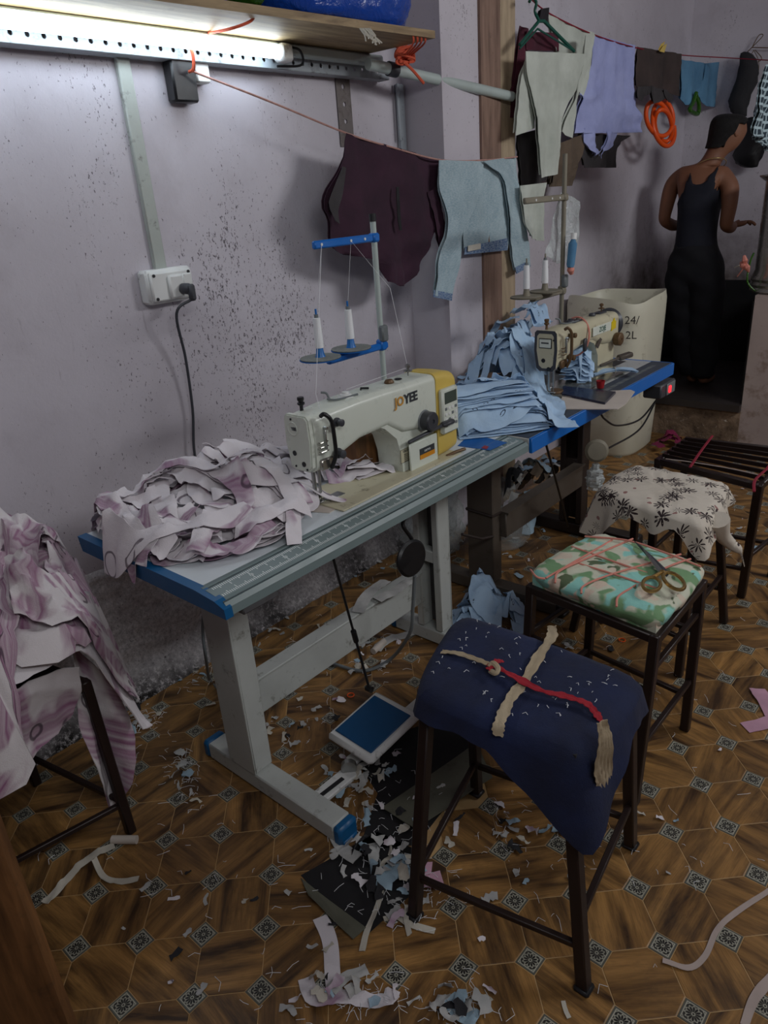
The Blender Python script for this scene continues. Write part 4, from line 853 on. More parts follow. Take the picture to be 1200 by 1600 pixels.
pts = [at(302, 112, 'x', -.88), at(420, 158, 'x', -.80), at(541, 208, 'x', X1-.065), at(612, 230, 'x', X1-.06), at(690, 250, 'x', X1-.04), at(760, 250, 'x', X1-.02), at(808, 245, 'x', X1)]
b = MB(); b.tube(smooth_path(pts, 8), .0032, 6); tag(b.obj('clothesline', 'rope2'), 'pinkish white twisted clothesline carrying the maroon t-shirt', 'rope')
# far line
pl = [at(822, -8, 'x', XL), at(860, 22, 'x', XL), at(930, 55, 'x', XL), at(1000, 76, 'x', XL), at(1065, 86, 'x', XL-.02), at(1130, 90, 'y', 4.6), at(1215, 95, 'y', 4.5)]
b = MB(); b.tube(smooth_path(pl, 6), .003, 6); tag(b.obj('clothesline', 'redcord'), 'thin dark line carrying the pale laundry towards the wash corner', 'rope')
garment('cream_trousers', 'cream trousers hanging in front among the pale laundry over the second table', 'cream',
 [([(822, 80), (824, 110), (832, 150), (836, 175), (840, 210), (845, 240), (845, 278)], [(915, 84), (908, 120), (892, 155), (880, 180), (877, 210), (875, 245), (872, 272)], 0),
  ([(824, 85), (815, 125), (812, 165), (807, 212)], [(834, 150), (836, 160), (838, 180), (836, 200)], -.02),
  ([(915, 55), (912, 100), (900, 145), (890, 175), (880, 205)], [(930, 55), (920, 100), (905, 150), (897, 180), (893, 216)], -.01)], XL+.10, amp=.004)
garment('cream_shirt', 'cream shirt hanging behind the green hanger at the top of the line', 'cream',
 [([(858, 22), (862, 50), (868, 85), (870, 130)], [(928, 52), (926, 80), (922, 105), (915, 150)], 0)], XL, amp=.006)
garment('lavender_shirt', 'pale lavender shirt with dangling ties on the far line', 'lav',
 [([(926, 53), (925, 90), (918, 130), (905, 165), (899, 208)], [(996, 72), (993, 110), (992, 140), (997, 175), (1002, 207)], 0),
  ([(915, 200), (918, 225), (930, 245)], [(928, 200), (930, 222), (938, 238)], -.01), ([(950, 205), (948, 228), (935, 248)], [(966, 205), (958, 228), (940, 240)], -.01)], XL, amp=.008, freq=3)
garment('brown_shorts', 'dark brown knit shorts beside the lavender shirt on the far line', 'brownc', [([(996, 73), (994, 100), (993, 135)], [(1065, 84), (1064, 110), (1062, 150)], 0)], XL, amp=.006)
garment('brown_glove_cloth', 'dark ragged cloth hanging over the orange hose coil', 'greyc', [([(996, 136), (996, 150), (1004, 158)], [(1020, 134), (1016, 145), (1006, 150)], .0), ([(1018, 134), (1018, 150), (1022, 162)], [(1046, 142), (1044, 150), (1030, 160)], .0), ([(1036, 140), (1040, 150), (1043, 160)], [(1052, 148), (1052, 155), (1047, 160)], .01)], XL+.03, amp=.006)
garment('blue_shorts', 'faded blue shorts with yellow green thread on the far line', 'shorts', [([(1065, 93), (1064, 120), (1065, 150), (1073, 164)], [(1105, 99), (1102, 125), (1092, 143), (1076, 164)], 0), ([(1103, 99), (1098, 125), (1092, 142), (1100, 165)], [(1141, 95), (1138, 120), (1136, 145), (1134, 170)], 0)], XL-.02, amp=.005)
garment('wine_jersey', 'wine red jersey with printed lettering hanging behind the green hanger', 'wine', [([(812, 40), (808, 80), (804, 120), (796, 160), (795, 182)], [(826, 45), (824, 90), (822, 130), (818, 165), (810, 185)], -.02), ([(822, 48), (822, 60), (822, 78)], [(872, 52), (873, 65), (874, 80)], -.01)], XL+.02, amp=.005)
garment('charcoal_cloth', 'dark charcoal cloth hanging low behind the cream trousers', 'greyc', [([(806, 212), (810, 250), (815, 298)], [(846, 200), (852, 240), (856, 280)], -.03)], XL+.02, amp=.006)
garment('khaki_cloth', 'khaki brown cloth hanging low between the cream and lavender laundry', 'khaki', [([(872, 225), (872, 250), (860, 290)], [(916, 208), (912, 235), (900, 262)], -.03), ([(858, 255), (858, 275), (858, 292)], [(905, 240), (902, 270), (898, 290)], -.045)], XL, amp=.006)
garment('grey_green_cloth', 'small grey green cloth peeping out below the lavender shirt', 'greyc', [([(906, 208), (908, 235), (912, 262)], [(985, 212), (965, 230), (962, 262)], -.04)], XL, amp=.006)
garment('cream_towel', 'cream towel hanging low beside the stand arm at the beige board', 'cream', [([(815, 290), (818, 320), (824, 360), (828, 372)], [(856, 285), (852, 320), (848, 350), (846, 377)], 0)], XL+.06, amp=.008, freq=3)
garment('plaid_shirt', 'dark plaid shirt hanging at the right edge behind the person', 'plaid', [([(1200, 100), (1188, 150), (1176, 205), (1182, 215)], [(1235, 100), (1232, 150), (1228, 200), (1222, 250)], 0)], .05, amp=.01)
# green hanger
t = thing('coat_hanger', 'dark green plastic coat hanger at the start of the far line', 'hanger', tuple(at(840, 10, 'x', XL+.06)))
b = MB(); h = lambda x, y: at(x, y, 'x', XL+.07)
b.tube(smooth_path([h(827, 3), h(831, -4), h(838, 4), h(836, 18), h(842, 32)]), .006, 8); b.obj('hook', 'green', t)
b = MB(); b.tube([h(812, 70), h(842, 33), h(850, 33), h(897, 80)], .007, 8); b.tube([h(812, 76), h(840, 45), h(897, 80)], .004, 8); b.obj('shoulder_bar', 'green', t)
garment('dark_strap', 'short black strap over the green hanger', 'black', [([(846, 14), (842, 30)], [(858, 12), (856, 38)], 0)], XL+.05, amp=.002, cat='strap')
# orange hose coil
t = thing('hose_coil', 'bright orange hose coiled and hung below the brown shorts', 'hose', tuple(at(1036, 150, 'x', XL+.02)))
b = MB(); pp = []
for k in range(100):
    a = k/99*2*PI*2.9; cx = 1033+6*math.sin(k*.09); cy = 190+7*math.cos(k*.07); pp.append(at(cx+(20-5*(k/99))*math.cos(a)+4*math.sin(a), cy+(33-8*(k/99))*math.sin(a), 'x', XL+.0+.03*math.sin(k*.21)))
b.tube(pp, .0125, 10); b.obj('hose', 'hose', t)
garment('yellow_cord', 'yellow green cord knotted on the line above the brown shorts', 'yellow', [([(1031, 80), (1036, 72)], [(1038, 82), (1042, 68)], 0)], XL+.02, amp=.001, cat='cord')
b = MB(); b.tube(smooth_path([at(1088, 145, 'x', XL), at(1083, 160, 'x', XL), at(1078, 172, 'x', XL), at(1090, 178, 'x', XL), at(1092, 165, 'x', XL), at(1088, 150, 'x', XL)]), .013, 7); tag(b.obj('scrub_net', 'baggreen'), 'yellow green net ball hanging under the blue shorts', 'net')
# nails and wire hangers on the back wall
t = thing('wire_hangers', 'tangle of thin wire hangers on a nail beyond the blue shorts', 'hanger', tuple(at(1175, 72, 'y', 4.86)))
b = MB(); h = lambda x, y: at(x, y, 'y', 4.86)
b.tube(smooth_path([h(1176, 72), h(1186, 55), h(1192, 56), h(1176, 73), h(1160, 90), h(1158, 102), h(1175, 100), h(1190, 92), h(1180, 78)]), .0025, 6); b.tube([h(1174, 74), h(1212, 75)], .003, 6); b.obj('wire', 'bronze', t)
b = MB(); b.tube(smooth_path([h(1178, 78), h(1160, 110), h(1165, 135), h(1180, 130), h(1186, 100), h(1178, 78)]), .002, 6); b.obj('wire', 'bronze', t)
def hang_bag(px, y, rx, rz, mat, label, name):
    c = at(px[0], px[1], 'y', y); rings = []
    for i in range(14):
        p = -PI/2+PI*i/13; rings.append([(c[0]+rx*math.cos(a)*math.cos(p)**.7*(1+.22*fold(a*.5, p, 3, .8))+.02*math.sin(p*3), c[1]-.05+.05*math.sin(a)*math.cos(p)*(1+.3*fold(a, p*2, 5, .6)), c[2]+rz*math.sin(p)*(1 if p < 0 else 1.3)) for a in np.linspace(0, 2*PI, 26, endpoint=False)])
    b = MB(); b.loft(rings); return tag(b.obj(name, mat, ang=70), label, 'bag')
hang_bag((1178, 228), 4.85, .10, .13, 'black', 'dark bag hanging at the back wall beside the person\'s face', 'dark_bag')
hang_bag((1165, 140), 4.85, .07, .16, 'darkcloth', 'grey carrier bag hanging under the wire hangers', 'carrier_bag')
# pouch with bottle on the tan stand
t = thing('plastic_pouch', 'clear plastic pouch tied to the tan thread stand', 'pouch', tuple(at(880, 370, 'x', -.33)))
P = panel_grid([(878, 300), (866, 350), (852, 395), (862, 408)], [(908, 315), (906, 360), (898, 400), (880, 412)], -.37, amp=.008); b = MB(); b.sheet(P, .001); b.obj('pouch', 'clear', t)
t = thing('small_bottle', 'small bottle with teal label and pink cap in the clear pouch', 'bottle', tuple(at(893, 425, 'x', -.31)))
def taper(p, q, prof, mat, name): b = MB(); p = Vector(p); q = Vector(q); b.lathe([(r_, z_*(q-p).length) for r_, z_ in prof], frame_z(p, q-p), 16); return b.obj(name, mat, t)
taper(at(891, 418, 'x', -.31), at(896, 372, 'x', -.31), [(.012, 0), (.016, .1), (.017, .8), (.008, .95), (.008, 1)], 'shorts', 'bottle_body'); taper(at(896, 374, 'x', -.31), at(897, 364, 'x', -.31), [(.012, 0), (.012, 1)], 'white', 'cap'); taper(at(893, 428, 'x', -.31), at(891, 417, 'x', -.31), [(.008, 0), (.015, .6), (.01, 1)], 'pinkcord', 'pink_stopper')
# ================================================================== CLOTH PILES (ribbons laid one over another on a height map)
class HM:
    def __init__(s, x0, x1, y0, y1, h0=0.0, c=.006):
        s.x0, s.y0, s.c = x0, y0, c; s.n, s.m = int((x1-x0)/c)+2, int((y1-y0)/c)+2
        X, Y = np.meshgrid(x0+np.arange(s.n)*c, y0+np.arange(s.m)*c, indexing='ij'); s.X, s.Y = X, Y
        s.h = h0(X, Y) if callable(h0) else np.full((s.n, s.m), float(h0))
    def ij(s, x, y): return np.clip(((x-s.x0)/s.c), 0, s.n-1.001), np.clip(((y-s.y0)/s.c), 0, s.m-1.001)
    def get(s, x, y):
        a, b = s.ij(x, y); i, j = a.astype(int), b.astype(int); return np.maximum(np.maximum(s.h[i, j], s.h[i+1, j]), np.maximum(s.h[i, j+1], s.h[i+1, j+1]))
    def put(s, x, y, z):
        a, b = s.ij(x, y)
        for di in (0, 1):
            for dj in (0, 1): np.maximum.at(s.h, (a.astype(int)+di, b.astype(int)+dj), z)
def resample(pts, step):
    P = np.array(smooth_path([np.array([p[0], p[1], 0.]) for p in pts], 8))[:, :2]; s_ = np.r_[0, np.cumsum(np.linalg.norm(np.diff(P, axis=0), axis=1))]
    n = max(4, int(s_[-1]/step)+1); q = np.linspace(0, s_[-1], n); return np.stack([np.interp(q, s_, P[:, k]) for k in (0, 1)], 1)
def lay(H, pts, width, seed, arch=.012, step=.009, m=None, crease=.25, gap=.0015, smooth_=2, freq=7, curl=.0, jag=.0):
    C_ = resample(pts, step); n = len(C_); m = m or max(4, int(width/.009)); d = np.gradient(C_, axis=0); d /= np.linalg.norm(d, axis=1, keepdims=True)+1e-9
    N = np.stack([-d[:, 1], d[:, 0]], 1); rr = np.random.RandomState(seed); ph = rr.rand(6)*6.28; s_ = np.arange(n)*step; v = np.linspace(-.5, .5, m)
    wv = width*(1-crease*np.abs(np.sin(s_*freq*2+ph[0]))*rr.rand())[:, None]
    off = wv*v[None, :]+(.12*width*np.sin(s_*freq*3+ph[1]))[:, None]
    if jag: off = off*(1+jag*(rr.rand(n, 1)*2-1))
    X = C_[:, 0:1]+N[:, 0:1]*off; Y = C_[:, 1:2]+N[:, 1:2]*off; z = H.get(X, Y); z0 = z.copy()
    for _ in range(smooth_):
        zz = z.copy(); zz[1:-1] = (z[:-2]+2*z[1:-1]+z[2:])/4; z = np.maximum(z0, zz); zz = z.copy(); zz[:, 1:-1] = (z[:, :-2]+2*z[:, 1:-1]+z[:, 2:])/4; z = np.maximum(z0, zz)
    f = fold(s_[:, None]*1.0+0*v, v[None, :]*width+0*s_[:, None], seed, freq, 4); f2 = np.abs(np.sin(s_*freq*1.7+ph[3]))[:, None]**2
    z = z+gap+arch*np.clip(.45+f*.8, 0, 1.6)*.7+arch*f2*.7+curl*(np.abs(v[None, :])*2)**3
    H.put(X.ravel(), Y.ravel(), z.ravel()); return np.stack([X, Y, z], -1)
CW = dict(scrapw='pale grey', scrapb='pale blue', mauve='mauve patterned', wht_strip='cream', darkcloth='charcoal', blue='sky blue', khaki='khaki brown', magenta='magenta')
def where(P, box):
    c = P.reshape(-1, 3).mean(0); q = (c-CAM) @ CR; x, y = 600+CF*q[0]/-q[2], 800-CF*q[1]/-q[2]
    h_ = ('left', 'middle', 'right')[int(min(2, max(0, (x-box[0])/(box[1]-box[0])*3)))]; v_ = ('far', 'near')[int(y > (box[2]+box[3])/2)]
    return v_+' '+h_
def cloth(P, name, mat, label, cat, group=None, th=.0012, kind=None, box=None):
    if box: w_ = where(P, box); label += ', '+w_+' part'; group += ', '+w_
    b = MB(); b.sheet(P, th); return tag(b.obj(name, mat, ang=60), label, cat, group, kind)
def wander(rr, poly, L, turn=1.0, z=0):
    xs = [p[0] for p in poly]; ys = [p[1] for p in poly]
    while True:
        p = np.array([rr.uniform(min(xs), max(xs)), rr.uniform(min(ys), max(ys))])
        if inpoly(p, poly): break
    a = rr.uniform(0, 2*PI); out = [p]; k = rr.uniform(-1, 1)*turn
    for _ in range(int(L/.035)):
        k = .6*k+rr.uniform(-1, 1)*turn*.7; a += k*.5
        for t_ in range(9):
            q = out[-1]+.035*np.array([math.cos(a), math.sin(a)])
            if inpoly(q, poly): break
            a += .7
        out.append(q)
    return out
# --- mauve strips on the first table
poly = [at(x, y, 'z', .79)[:2] for x, y in ((148, 815), (230, 752), (300, 735), (400, 715), (452, 690), (500, 700), (478, 790), (430, 835), (330, 862), (250, 868), (175, 862))]
poly = [np.array([max(p[0], -.555), max(p[1], .03)]) for p in poly]
cx, cy = np.mean(poly, axis=0)
H = HM(-.95, .05, -.15, 1.25, lambda X, Y: .7635+.055*np.clip(1-((X-cx+.04)/.22)**2-((Y-cy)/.30)**2, 0, 1))
def outside(X, Y): return (X < -.585) | (Y < -.012)
H.h[outside(H.X, H.Y)] = .70
rr = random.Random(11); n = 90
b = MB(); xs = np.linspace(-.58, -.16, 40); ys = np.linspace(.0, .62, 50); XX, YY = np.meshgrid(xs, ys, indexing='ij')
P = np.stack([XX, YY, H.get(XX, YY)+.002], -1)
GM = 'mauve strips heaped at the needle of the white machine'
for k in range(52):
    P = lay(H, wander(rr, poly, rr.uniform(.2, .46), .8), rr.uniform(.04, .066), k, arch=.009, curl=rr.choice((0, .006)), freq=6)
    cloth(P, 'fabric_strip', 'mauve', 'pale strip with mauve patches in the heap on the ruler edged table', 'fabric strip', GM, box=(140, 540, 700, 870))
def named(H, px, z, width, seed, label, mat='mauve', group=None, **kw):
    return cloth(lay(H, [at(x, y, 'z', z)[:2] for x, y in px], width, seed, **kw), 'fabric_strip', mat, label, 'fabric strip', group)
named(H, ((232, 765), (300, 770), (400, 785), (480, 770), (545, 762), (600, 735)), .80, .036, 301, 'long pale strip running under the needle across the mauve heap', arch=.004, freq=3, smooth_=30)
named(H, ((300, 860), (345, 822), (385, 800), (345, 775)), .80, .05, 302, 'folded pale strip at the front of the mauve heap', arch=.012)
named(H, ((420, 790), (455, 800), (462, 845)), .775, .035, 303, 'short mauve strip end lying on the white laminate', arch=.003, freq=3)
named(H, ((160, 812), (200, 850), (245, 868)), .78, .06, 304, 'pale strip draped over the left corner of the white table', arch=.010)
named(H, ((170, 838), (205, 858), (262, 852), (330, 838), (395, 815)), .79, .06, 305, 'wide pale strip along the near left edge of the mauve heap', arch=.005, freq=3, smooth_=24)
named(H, ((230, 775), (290, 765), (350, 772), (420, 752)), .81, .055, 306, 'wide pale strip crossing the far side of the mauve heap', arch=.007, freq=3, smooth_=20)
named(H, ((380, 842), (430, 812), (478, 796)), .785, .055, 307, 'wide pale strip at the near right foot of the mauve heap', arch=.010, freq=5, smooth_=10)
for k in range(9):
    c = at(545+rr.uniform(-22, 40), 728+rr.uniform(-10, 18), 'z', .78)[:2]; a = rr.uniform(.9, 1.5)
    P = lay(H, [c-.06*np.array([math.cos(a), math.sin(a)]), c, c+.07*np.array([math.cos(a+.2), math.sin(a+.2)])], .06, 400+k, arch=.012, gap=.003)
    cloth(P, 'fabric_strip', 'mauve', 'mauve strip bunched under the arm of the white machine', 'fabric strip', 'mauve strips under the arm')
# --- blue pieces on the second table
def w2(x, y, z=.78): return at(x, y, 'z', z)[:2]
H2 = HM(-.80, .05, 1.0, 2.0, .7625)
GB = 'stacked sky blue pieces on the blue edged table'
for k in range(30):
    t_ = k/29; a, b_ = w2(706, 668, .78), w2(862, 648, .78)
    sh = np.array([rr.uniform(-.012, .012), rr.uniform(-.02, .02)])+np.array([-.07, .02])*max(0, t_-.35)
    q0, q1 = a+(b_-a)*(.04)+sh, a+(b_-a)*(.92-.16*t_)+sh
    mid = (q0+q1)/2+np.array([rr.uniform(-.015, .015), rr.uniform(-.01, .01)])
    P = lay(H2, [q0, mid, q1], .17-.04*t_, 500+k, arch=.0045, gap=.0018, crease=.1, freq=3, smooth_=6, step=.012, m=12)
    cloth(P, 'cut_piece', 'blue', ('sky blue cut piece in the bottom layers of the flat stack', 'sky blue cut piece in the middle layers of the flat stack', 'sky blue cut piece in the top layers of the flat stack')[k//10], 'cut piece', GB+', '+('bottom', 'middle', 'top')[k//10])
poly2 = [w2(x, y, .83) for x, y in ((700, 600), (730, 560), (790, 545), (838, 560), (850, 620), (800, 640), (730, 632))]
q_ = w2(800, 560, .86); H2.h = np.maximum(H2.h, .7625+.13*np.clip(1-((H2.X-q_[0])/.15)**2-((H2.Y-q_[1])/.17)**2, 0, 1))
for k in range(26):
    P = lay(H2, wander(rr, poly2, rr.uniform(.12, .3), .8), rr.uniform(.05, .09), 600+k, arch=.018, gap=.001, freq=6)
    cloth(P, 'fabric_strip', 'blue', 'crumpled sky blue printed strip heaped on the flat blue stack', 'fabric strip', 'crumpled sky blue strips', box=(690, 870, 540, 650))
poly3 = [w2(x, y, .88) for x, y in ((752, 560), (770, 515), (850, 500), (862, 540), (820, 590), (770, 600))]
for k in range(26):
    P = lay(H2, wander(rr, poly3, rr.uniform(.12, .3), 1.2), rr.uniform(.05, .08), 700+k, arch=.024, gap=.001, freq=7)
    cloth(P, 'fabric_strip', 'blue', 'sky blue strip in the tall crumpled heap behind the cream machine', 'fabric strip', 'tall heap of sky blue strips', box=(740, 870, 490, 600))
named(H2, ((800, 560), (850, 600), (876, 645)), .82, .10, 801, 'sky blue piece draped down the front of the stack towards the band', 'blue', arch=.014)
H3 = HM(-.5, .05, 1.5, 2.4, .768)
for k in range(7): named(H3, ((884+k*2, 592), (905, 575), (915, 590)), .79, .06, 820+k, 'pale blue piece bunched under the arm of the cream machine', 'blue', 'blue pieces under the cream machine', arch=.022)
t = thing('tied_strip_bundle', 'small bundle of pale blue strips tied in the middle beside the red cup', 'bundle', tuple(at(960, 585, 'z', .765)))
a, b_ = at(925, 586, 'z', .78), at(992, 580, 'z', .78); dd = (b_-a); sd = np.cross(dd/np.linalg.norm(dd), [0, 0, 1])
for k in range(12):
    o = (k-5.5)/5.5; pts = [a+dd*f_+sd*o*w_+np.array([0, 0, .004*(k % 3)+h_]) for f_, w_, h_ in ((0, .032, 0), (.25, .026, .008), (.52, .012, .010), (.75, .024, .008), (1, .034, 0))]
    P = np.array([[p+sd*q*.006 for q in (-1, 0, 1)] for p in smooth_path(pts, 4)]); b = MB(); b.sheet(P, .0014); b.obj('strip', 'blue', t, ang=60)
b = MB(); c = a+dd*.52+np.array([0, 0, .011]); b.tube([c+sd*math.cos(q)*.014+np.array([0, 0, math.sin(q)*.012]) for q in np.linspace(0, 2*PI, 14)], .002, 6); b.obj('tie', 'wht_strip', t)
# little things on the second table
c = at(938, 606, 'z', .765); t = thing('red_cup', 'small red plastic cup on the printed band', 'cup', tuple(c)); b = MB(); b.lathe([(.013, 0), (.017, .028), (.0155, .028), (.012, .004), (.001, .004)], T(*c), 20); b.obj('cup', 'red', t)
def slab(pxs, z, th, name, mat, label, cat, bev=0):
    q = [at(x, y, 'z', z) for x, y in pxs]; b = MB(); b.prism([(p[0], p[1]) for p in q], th, T(0, 0, z)); return tag(b.obj(name, mat, ang=20), label, cat)
slab(((872, 640), (965, 640), (978, 632), (992, 613), (985, 610), (880, 616)), .7622, .003, 'paper_sheet', 'paper', 'creased pale paper sheet under the dark phone', 'paper')
slab(((878, 618), (880, 606), (962, 615), (945, 632)), .7655, .008, 'phone', 'phone', 'dark navy phone lying on the paper sheet', 'phone')
c = at(868, 612, 'z', .77); b = MB(); b.lathe([(.001, 0), (.028, 0), (.030, .004), (.028, .010), (.010, .012), (.001, .012)], T(c[0], c[1], .767), 24); tag(b.obj('bobbin_disc', 'bronze'), 'dark brown round disc beside the phone at the needle', 'disc')
slab(((715, 697), (735, 678), (792, 692), (765, 704)), .7622, .0012, 'sticker_card', 'bluep', 'blue printed card lying at the joint of the two tables', 'card')
slab(((752, 700), (757, 696), (764, 698), (760, 702)), .7636, .0006, 'red_sticker', 'red', 'small red square on the blue card', 'sticker')
slab(((483, 800), (500, 790), (532, 792), (515, 802)), .7622, .002, 'tan_card', 'paper', 'tan card piece peeping out under the mauve heap', 'card')
# --- heap of large pieces on the left stool
def stool_legs(t, tops, feet, rails=(.1,), mat='stool', w_=.024, fr=True, top_z=.5):
    for a, b_ in zip(tops, feet): b = MB(); b.beam(a, b_, w_, w_, .003, up=(0, 1, 0)); b.obj('leg', mat, t)
    for i in range(4):
        a0, a1, b0, b1 = [np.array(q, float) for q in (tops[i], tops[(i+1) % 4], feet[i], feet[(i+1) % 4])]
        for z in rails:
            zz = z+(.05 if i == 2 else 0)+(.0 if i % 2 else .01); f0 = (zz-b0[2])/(a0[2]-b0[2]); f1 = (zz-b1[2])/(a1[2]-b1[2]); b = MB(); b.beam(b0+(a0-b0)*f0, b1+(a1-b1)*f1, .014, .014, .002); b.obj('rail', mat, t)
        b = MB(); b.beam(a0-(0, 0, .012), a1-(0, 0, .012), .024, .024, .003); b.obj('seat_frame', mat, t)
tp = [(-.40, -.16, .49), (-.78, -.23, .49), (-.85, -.60, .49), (-.47, -.53, .49)]; ft = [(-.397, -.151, 0), (-.785, -.224, 0), (-.86, -.61, 0), (-.468, -.54, 0)]
t = thing('stool', 'dark metal stool at the left edge buried under mauve cloth', 'stool', (-.62, -.38, 0)); stool_legs(t, tp, ft)
b = MB(); b.prism([(p[0], p[1]) for p in tp], .012, T(0, 0, .488)); b.obj('seat', 'stool', t)
hc = (-.61, -.34)
def hb(X, Y):
    u, v = (X-hc[0]), (Y-hc[1]); a = math.radians(-10); r_ = ((np.abs(u*math.cos(a)+v*math.sin(a))/.30)**4+(np.abs(v*math.cos(a)-u*math.sin(a))/.29)**4)**(1/4)
    return np.where(r_ < 1, .54+.19*np.sqrt(np.clip(1-r_**3, 0, 1)), .54-1.6*(r_-1))
H4 = HM(-1.2, -.05, -.9, .15, hb); poly4 = [(-.36, -.10), (-.62, -.05), (-.88, -.2), (-.88, -.58), (-.6, -.66), (-.36, -.5)]
xs = np.linspace(-.92, -.32, 46); ys = np.linspace(-.66, -.06, 46); XX, YY = np.meshgrid(xs, ys, indexing='ij'); P = np.stack([XX, YY, np.maximum(hb(XX, YY)+.02*fold(XX, YY, 5, 3), .33)], -1)
cloth(P, 'fabric_piece', 'mauve', 'large mauve and white cloth wrapped lowest over the left stool', 'fabric piece', th=.003)
for k in range(26):
    P = lay(H4, wander(rr, poly4, rr.uniform(.22, .4), .7), rr.uniform(.09, .17), 900+k, arch=.04, gap=.001, freq=6, step=.01, m=16, smooth_=3, jag=.12); P[..., 0] = np.maximum(P[..., 0], XW+.03)
    P[..., 2] = np.maximum(P[..., 2], .36+.05*fold(P[..., 0], P[..., 1], k, 3))
    cloth(P, 'fabric_piece', 'mauve2', 'mauve and white cut piece heaped on the left stool', 'fabric piece', 'mauve cut pieces on the left stool', box=(-60, 150, 820, 1130))
for k, (Lp, Rp, lb) in enumerate(((([(118, 1010), (120, 1070), (122, 1130), (140, 1180), (180, 1270)]), [(160, 1050), (192, 1100), (206, 1150), (204, 1220), (188, 1282)], 'mauve and white piece hanging low beside the stool leg'), ([(0, 1085), (0, 1150), (0, 1215)], [(120, 1040), (126, 1085), (120, 1130)], 'pale piece hanging over the front of the left stool'))):
    P = panel_grid(Lp, Rp, (-.40, -.36)[k], amp=.012, seed=3+k); cloth(P, 'fabric_piece', 'mauve2', lb, 'fabric piece', th=.002)
# ================================================================== STOOLS ON THE RIGHT
def chaikin(P, n=3):
    P = [np.array(p, float) for p in P]
    for _ in range(n): P = [q for i in range(len(P)) for q in (P[i]*.75+P[(i+1) % len(P)]*.25, P[i]*.25+P[(i+1) % len(P)]*.75)]
    return P
def drape(corners, zt, skirt, seed, edge=.02, rip=.008, dome=.01, m=90, nk=12, out=.10, wrink=.002, tuck=0.0, rnd=.09):
    """cloth over a seat: rings from the centre to the rounded rim, then down a skirt of varying length"""
    rim = chaikin([np.array(c)*.5+np.array(d)*.5 for c, d in zip(corners, corners)], 0); rr_ = []
    for i in range(4):
        c = np.array(corners[i], float); p = np.array(corners[i-1], float); q = np.array(corners[(i+1) % 4], float)
        rr_ += [c+(p-c)*rnd, c+(q-c)*rnd]
    rim = chaikin(rr_, 3); rim.append(rim[0]); A = np.array(rim); s_ = np.r_[0, np.cumsum(np.linalg.norm(np.diff(A, axis=0), axis=1))]; q = np.linspace(0, s_[-1], m+1)
    R_ = np.stack([np.interp(q, s_, A[:, k]) for k in (0, 1)], 1); c = R_[:-1].mean(0); D = R_-c; nrm = np.linalg.norm(D, axis=1, keepdims=True); Dn = D/nrm
    rows = []; uvs = []
    for k in range(9):
        f = k/8*.97; xy = c+D*f; z = zt+dome*(1-f**2)-edge*.25*f**8+wrink*fold(xy[:, 0], xy[:, 1], seed, 9, 4)
        rows.append(np.c_[xy, z]); uvs.append(xy)
    sk = np.array([skirt(np.array(p)) for p in R_]); sk = np.r_[sk[:-1], sk[0]]
    a = np.arange(m+1)/m*2*PI
    for k in range(1, nk+1):
        f = k/nk; ro = (.006+out*f*sk)*np.minimum(1, k/2)+rip*f*np.sin(a*9+seed)+rip*f*.7*np.sin(a*17+2*seed)-tuck*f*f
        xy = R_+Dn*ro[:, None]; z = zt-edge*.25-edge*.3*np.minimum(1, k)-sk*f
        rows.append(np.c_[xy, z]); uvs.append(R_+Dn*(sk*f)[:, None])
    P = np.array(rows); P[:, -1] = P[:, 0]; uv = np.array(uvs); uv[:, -1] = uv[:, 0]; return P, uv
def wp(px, z): return [at(x, y, 'z', z)[:2] for x, y in px]
def near(p, c, r_): return max(0.0, 1-np.linalg.norm(p-np.array(c))/r_)
def ribbon(pts, width, th=.0015, nrm=(0, 0, 1), wob=.15, seed=0, n=8, name='strap', mat='wht_strip', parent=None):
    P = np.array(smooth_path(pts, n)); d = np.gradient(P, axis=0); s_ = np.cross(d, nrm); s_ /= np.linalg.norm(s_, axis=1, keepdims=True)+1e-9; r_ = np.random.RandomState(seed); ph = r_.rand()*6
    w_ = width*(1+wob*np.sin(np.arange(len(P))*.6+ph)+wob*np.sin(np.arange(len(P))*1.7+ph)); v = np.linspace(-.5, .5, 5)
    G = P[:, None, :]+s_[:, None, :]*(w_[:, None]*v)[..., None]+np.array(nrm)*(.0016*np.sin(v*9+np.arange(len(P))[:, None]*.5))[..., None]
    b = MB(); b.sheet(G, th); return b.obj(name, mat, parent, ang=60)
# navy stool
t = thing('stool', 'dark metal stool in front with navy cloth seat tied by cream and red strips', 'stool', (.49, .34, 0))
cs = wp(((646, 1078), (716, 952), (1014, 1058), (908, 1182)), .548); cc_ = np.mean(cs, 0); tp = [np.array([*(cc_+(c-cc_)*f_), .497]) for c, f_ in zip(cs, (.88, .8, .86, .84))]; ft = [at(648, 1432, 'z', 0), at(745, 1240, 'z', 0), at(985, 1322, 'z', 0), at(912, 1545, 'z', 0)]
stool_legs(t, tp, ft, rails=(.1,), w_=.026)
for f_ in ft: b = MB(); b.box((f_[0], f_[1], .006), (.034, .034, .012), .004); b.obj('rubber_foot', 'black', t)
zt = .548; cs = wp(((646, 1078), (716, 952), (1014, 1058), (908, 1182)), zt)
P, uv = drape(cs, zt, lambda p: .045+.17*near(p, cs[3], .19)**1.2+.012*near(p, cs[0], .1)+.03*near(p, cs[2], .12), 3, edge=.020, rip=.004, dome=.008, wrink=.0018, nk=14, out=.26)
b = MB(); b.sheet(P, .003, uv); o = b.obj('cushion_cover', 'navy', t, ang=75)
b = MB(); b.prism([tuple(np.mean(cs, 0)+(np.array(c)-np.mean(cs, 0))*.93) for c in cs], .04, T(0, 0, .495)); b.obj('seat_pad', 'darkcloth', t)
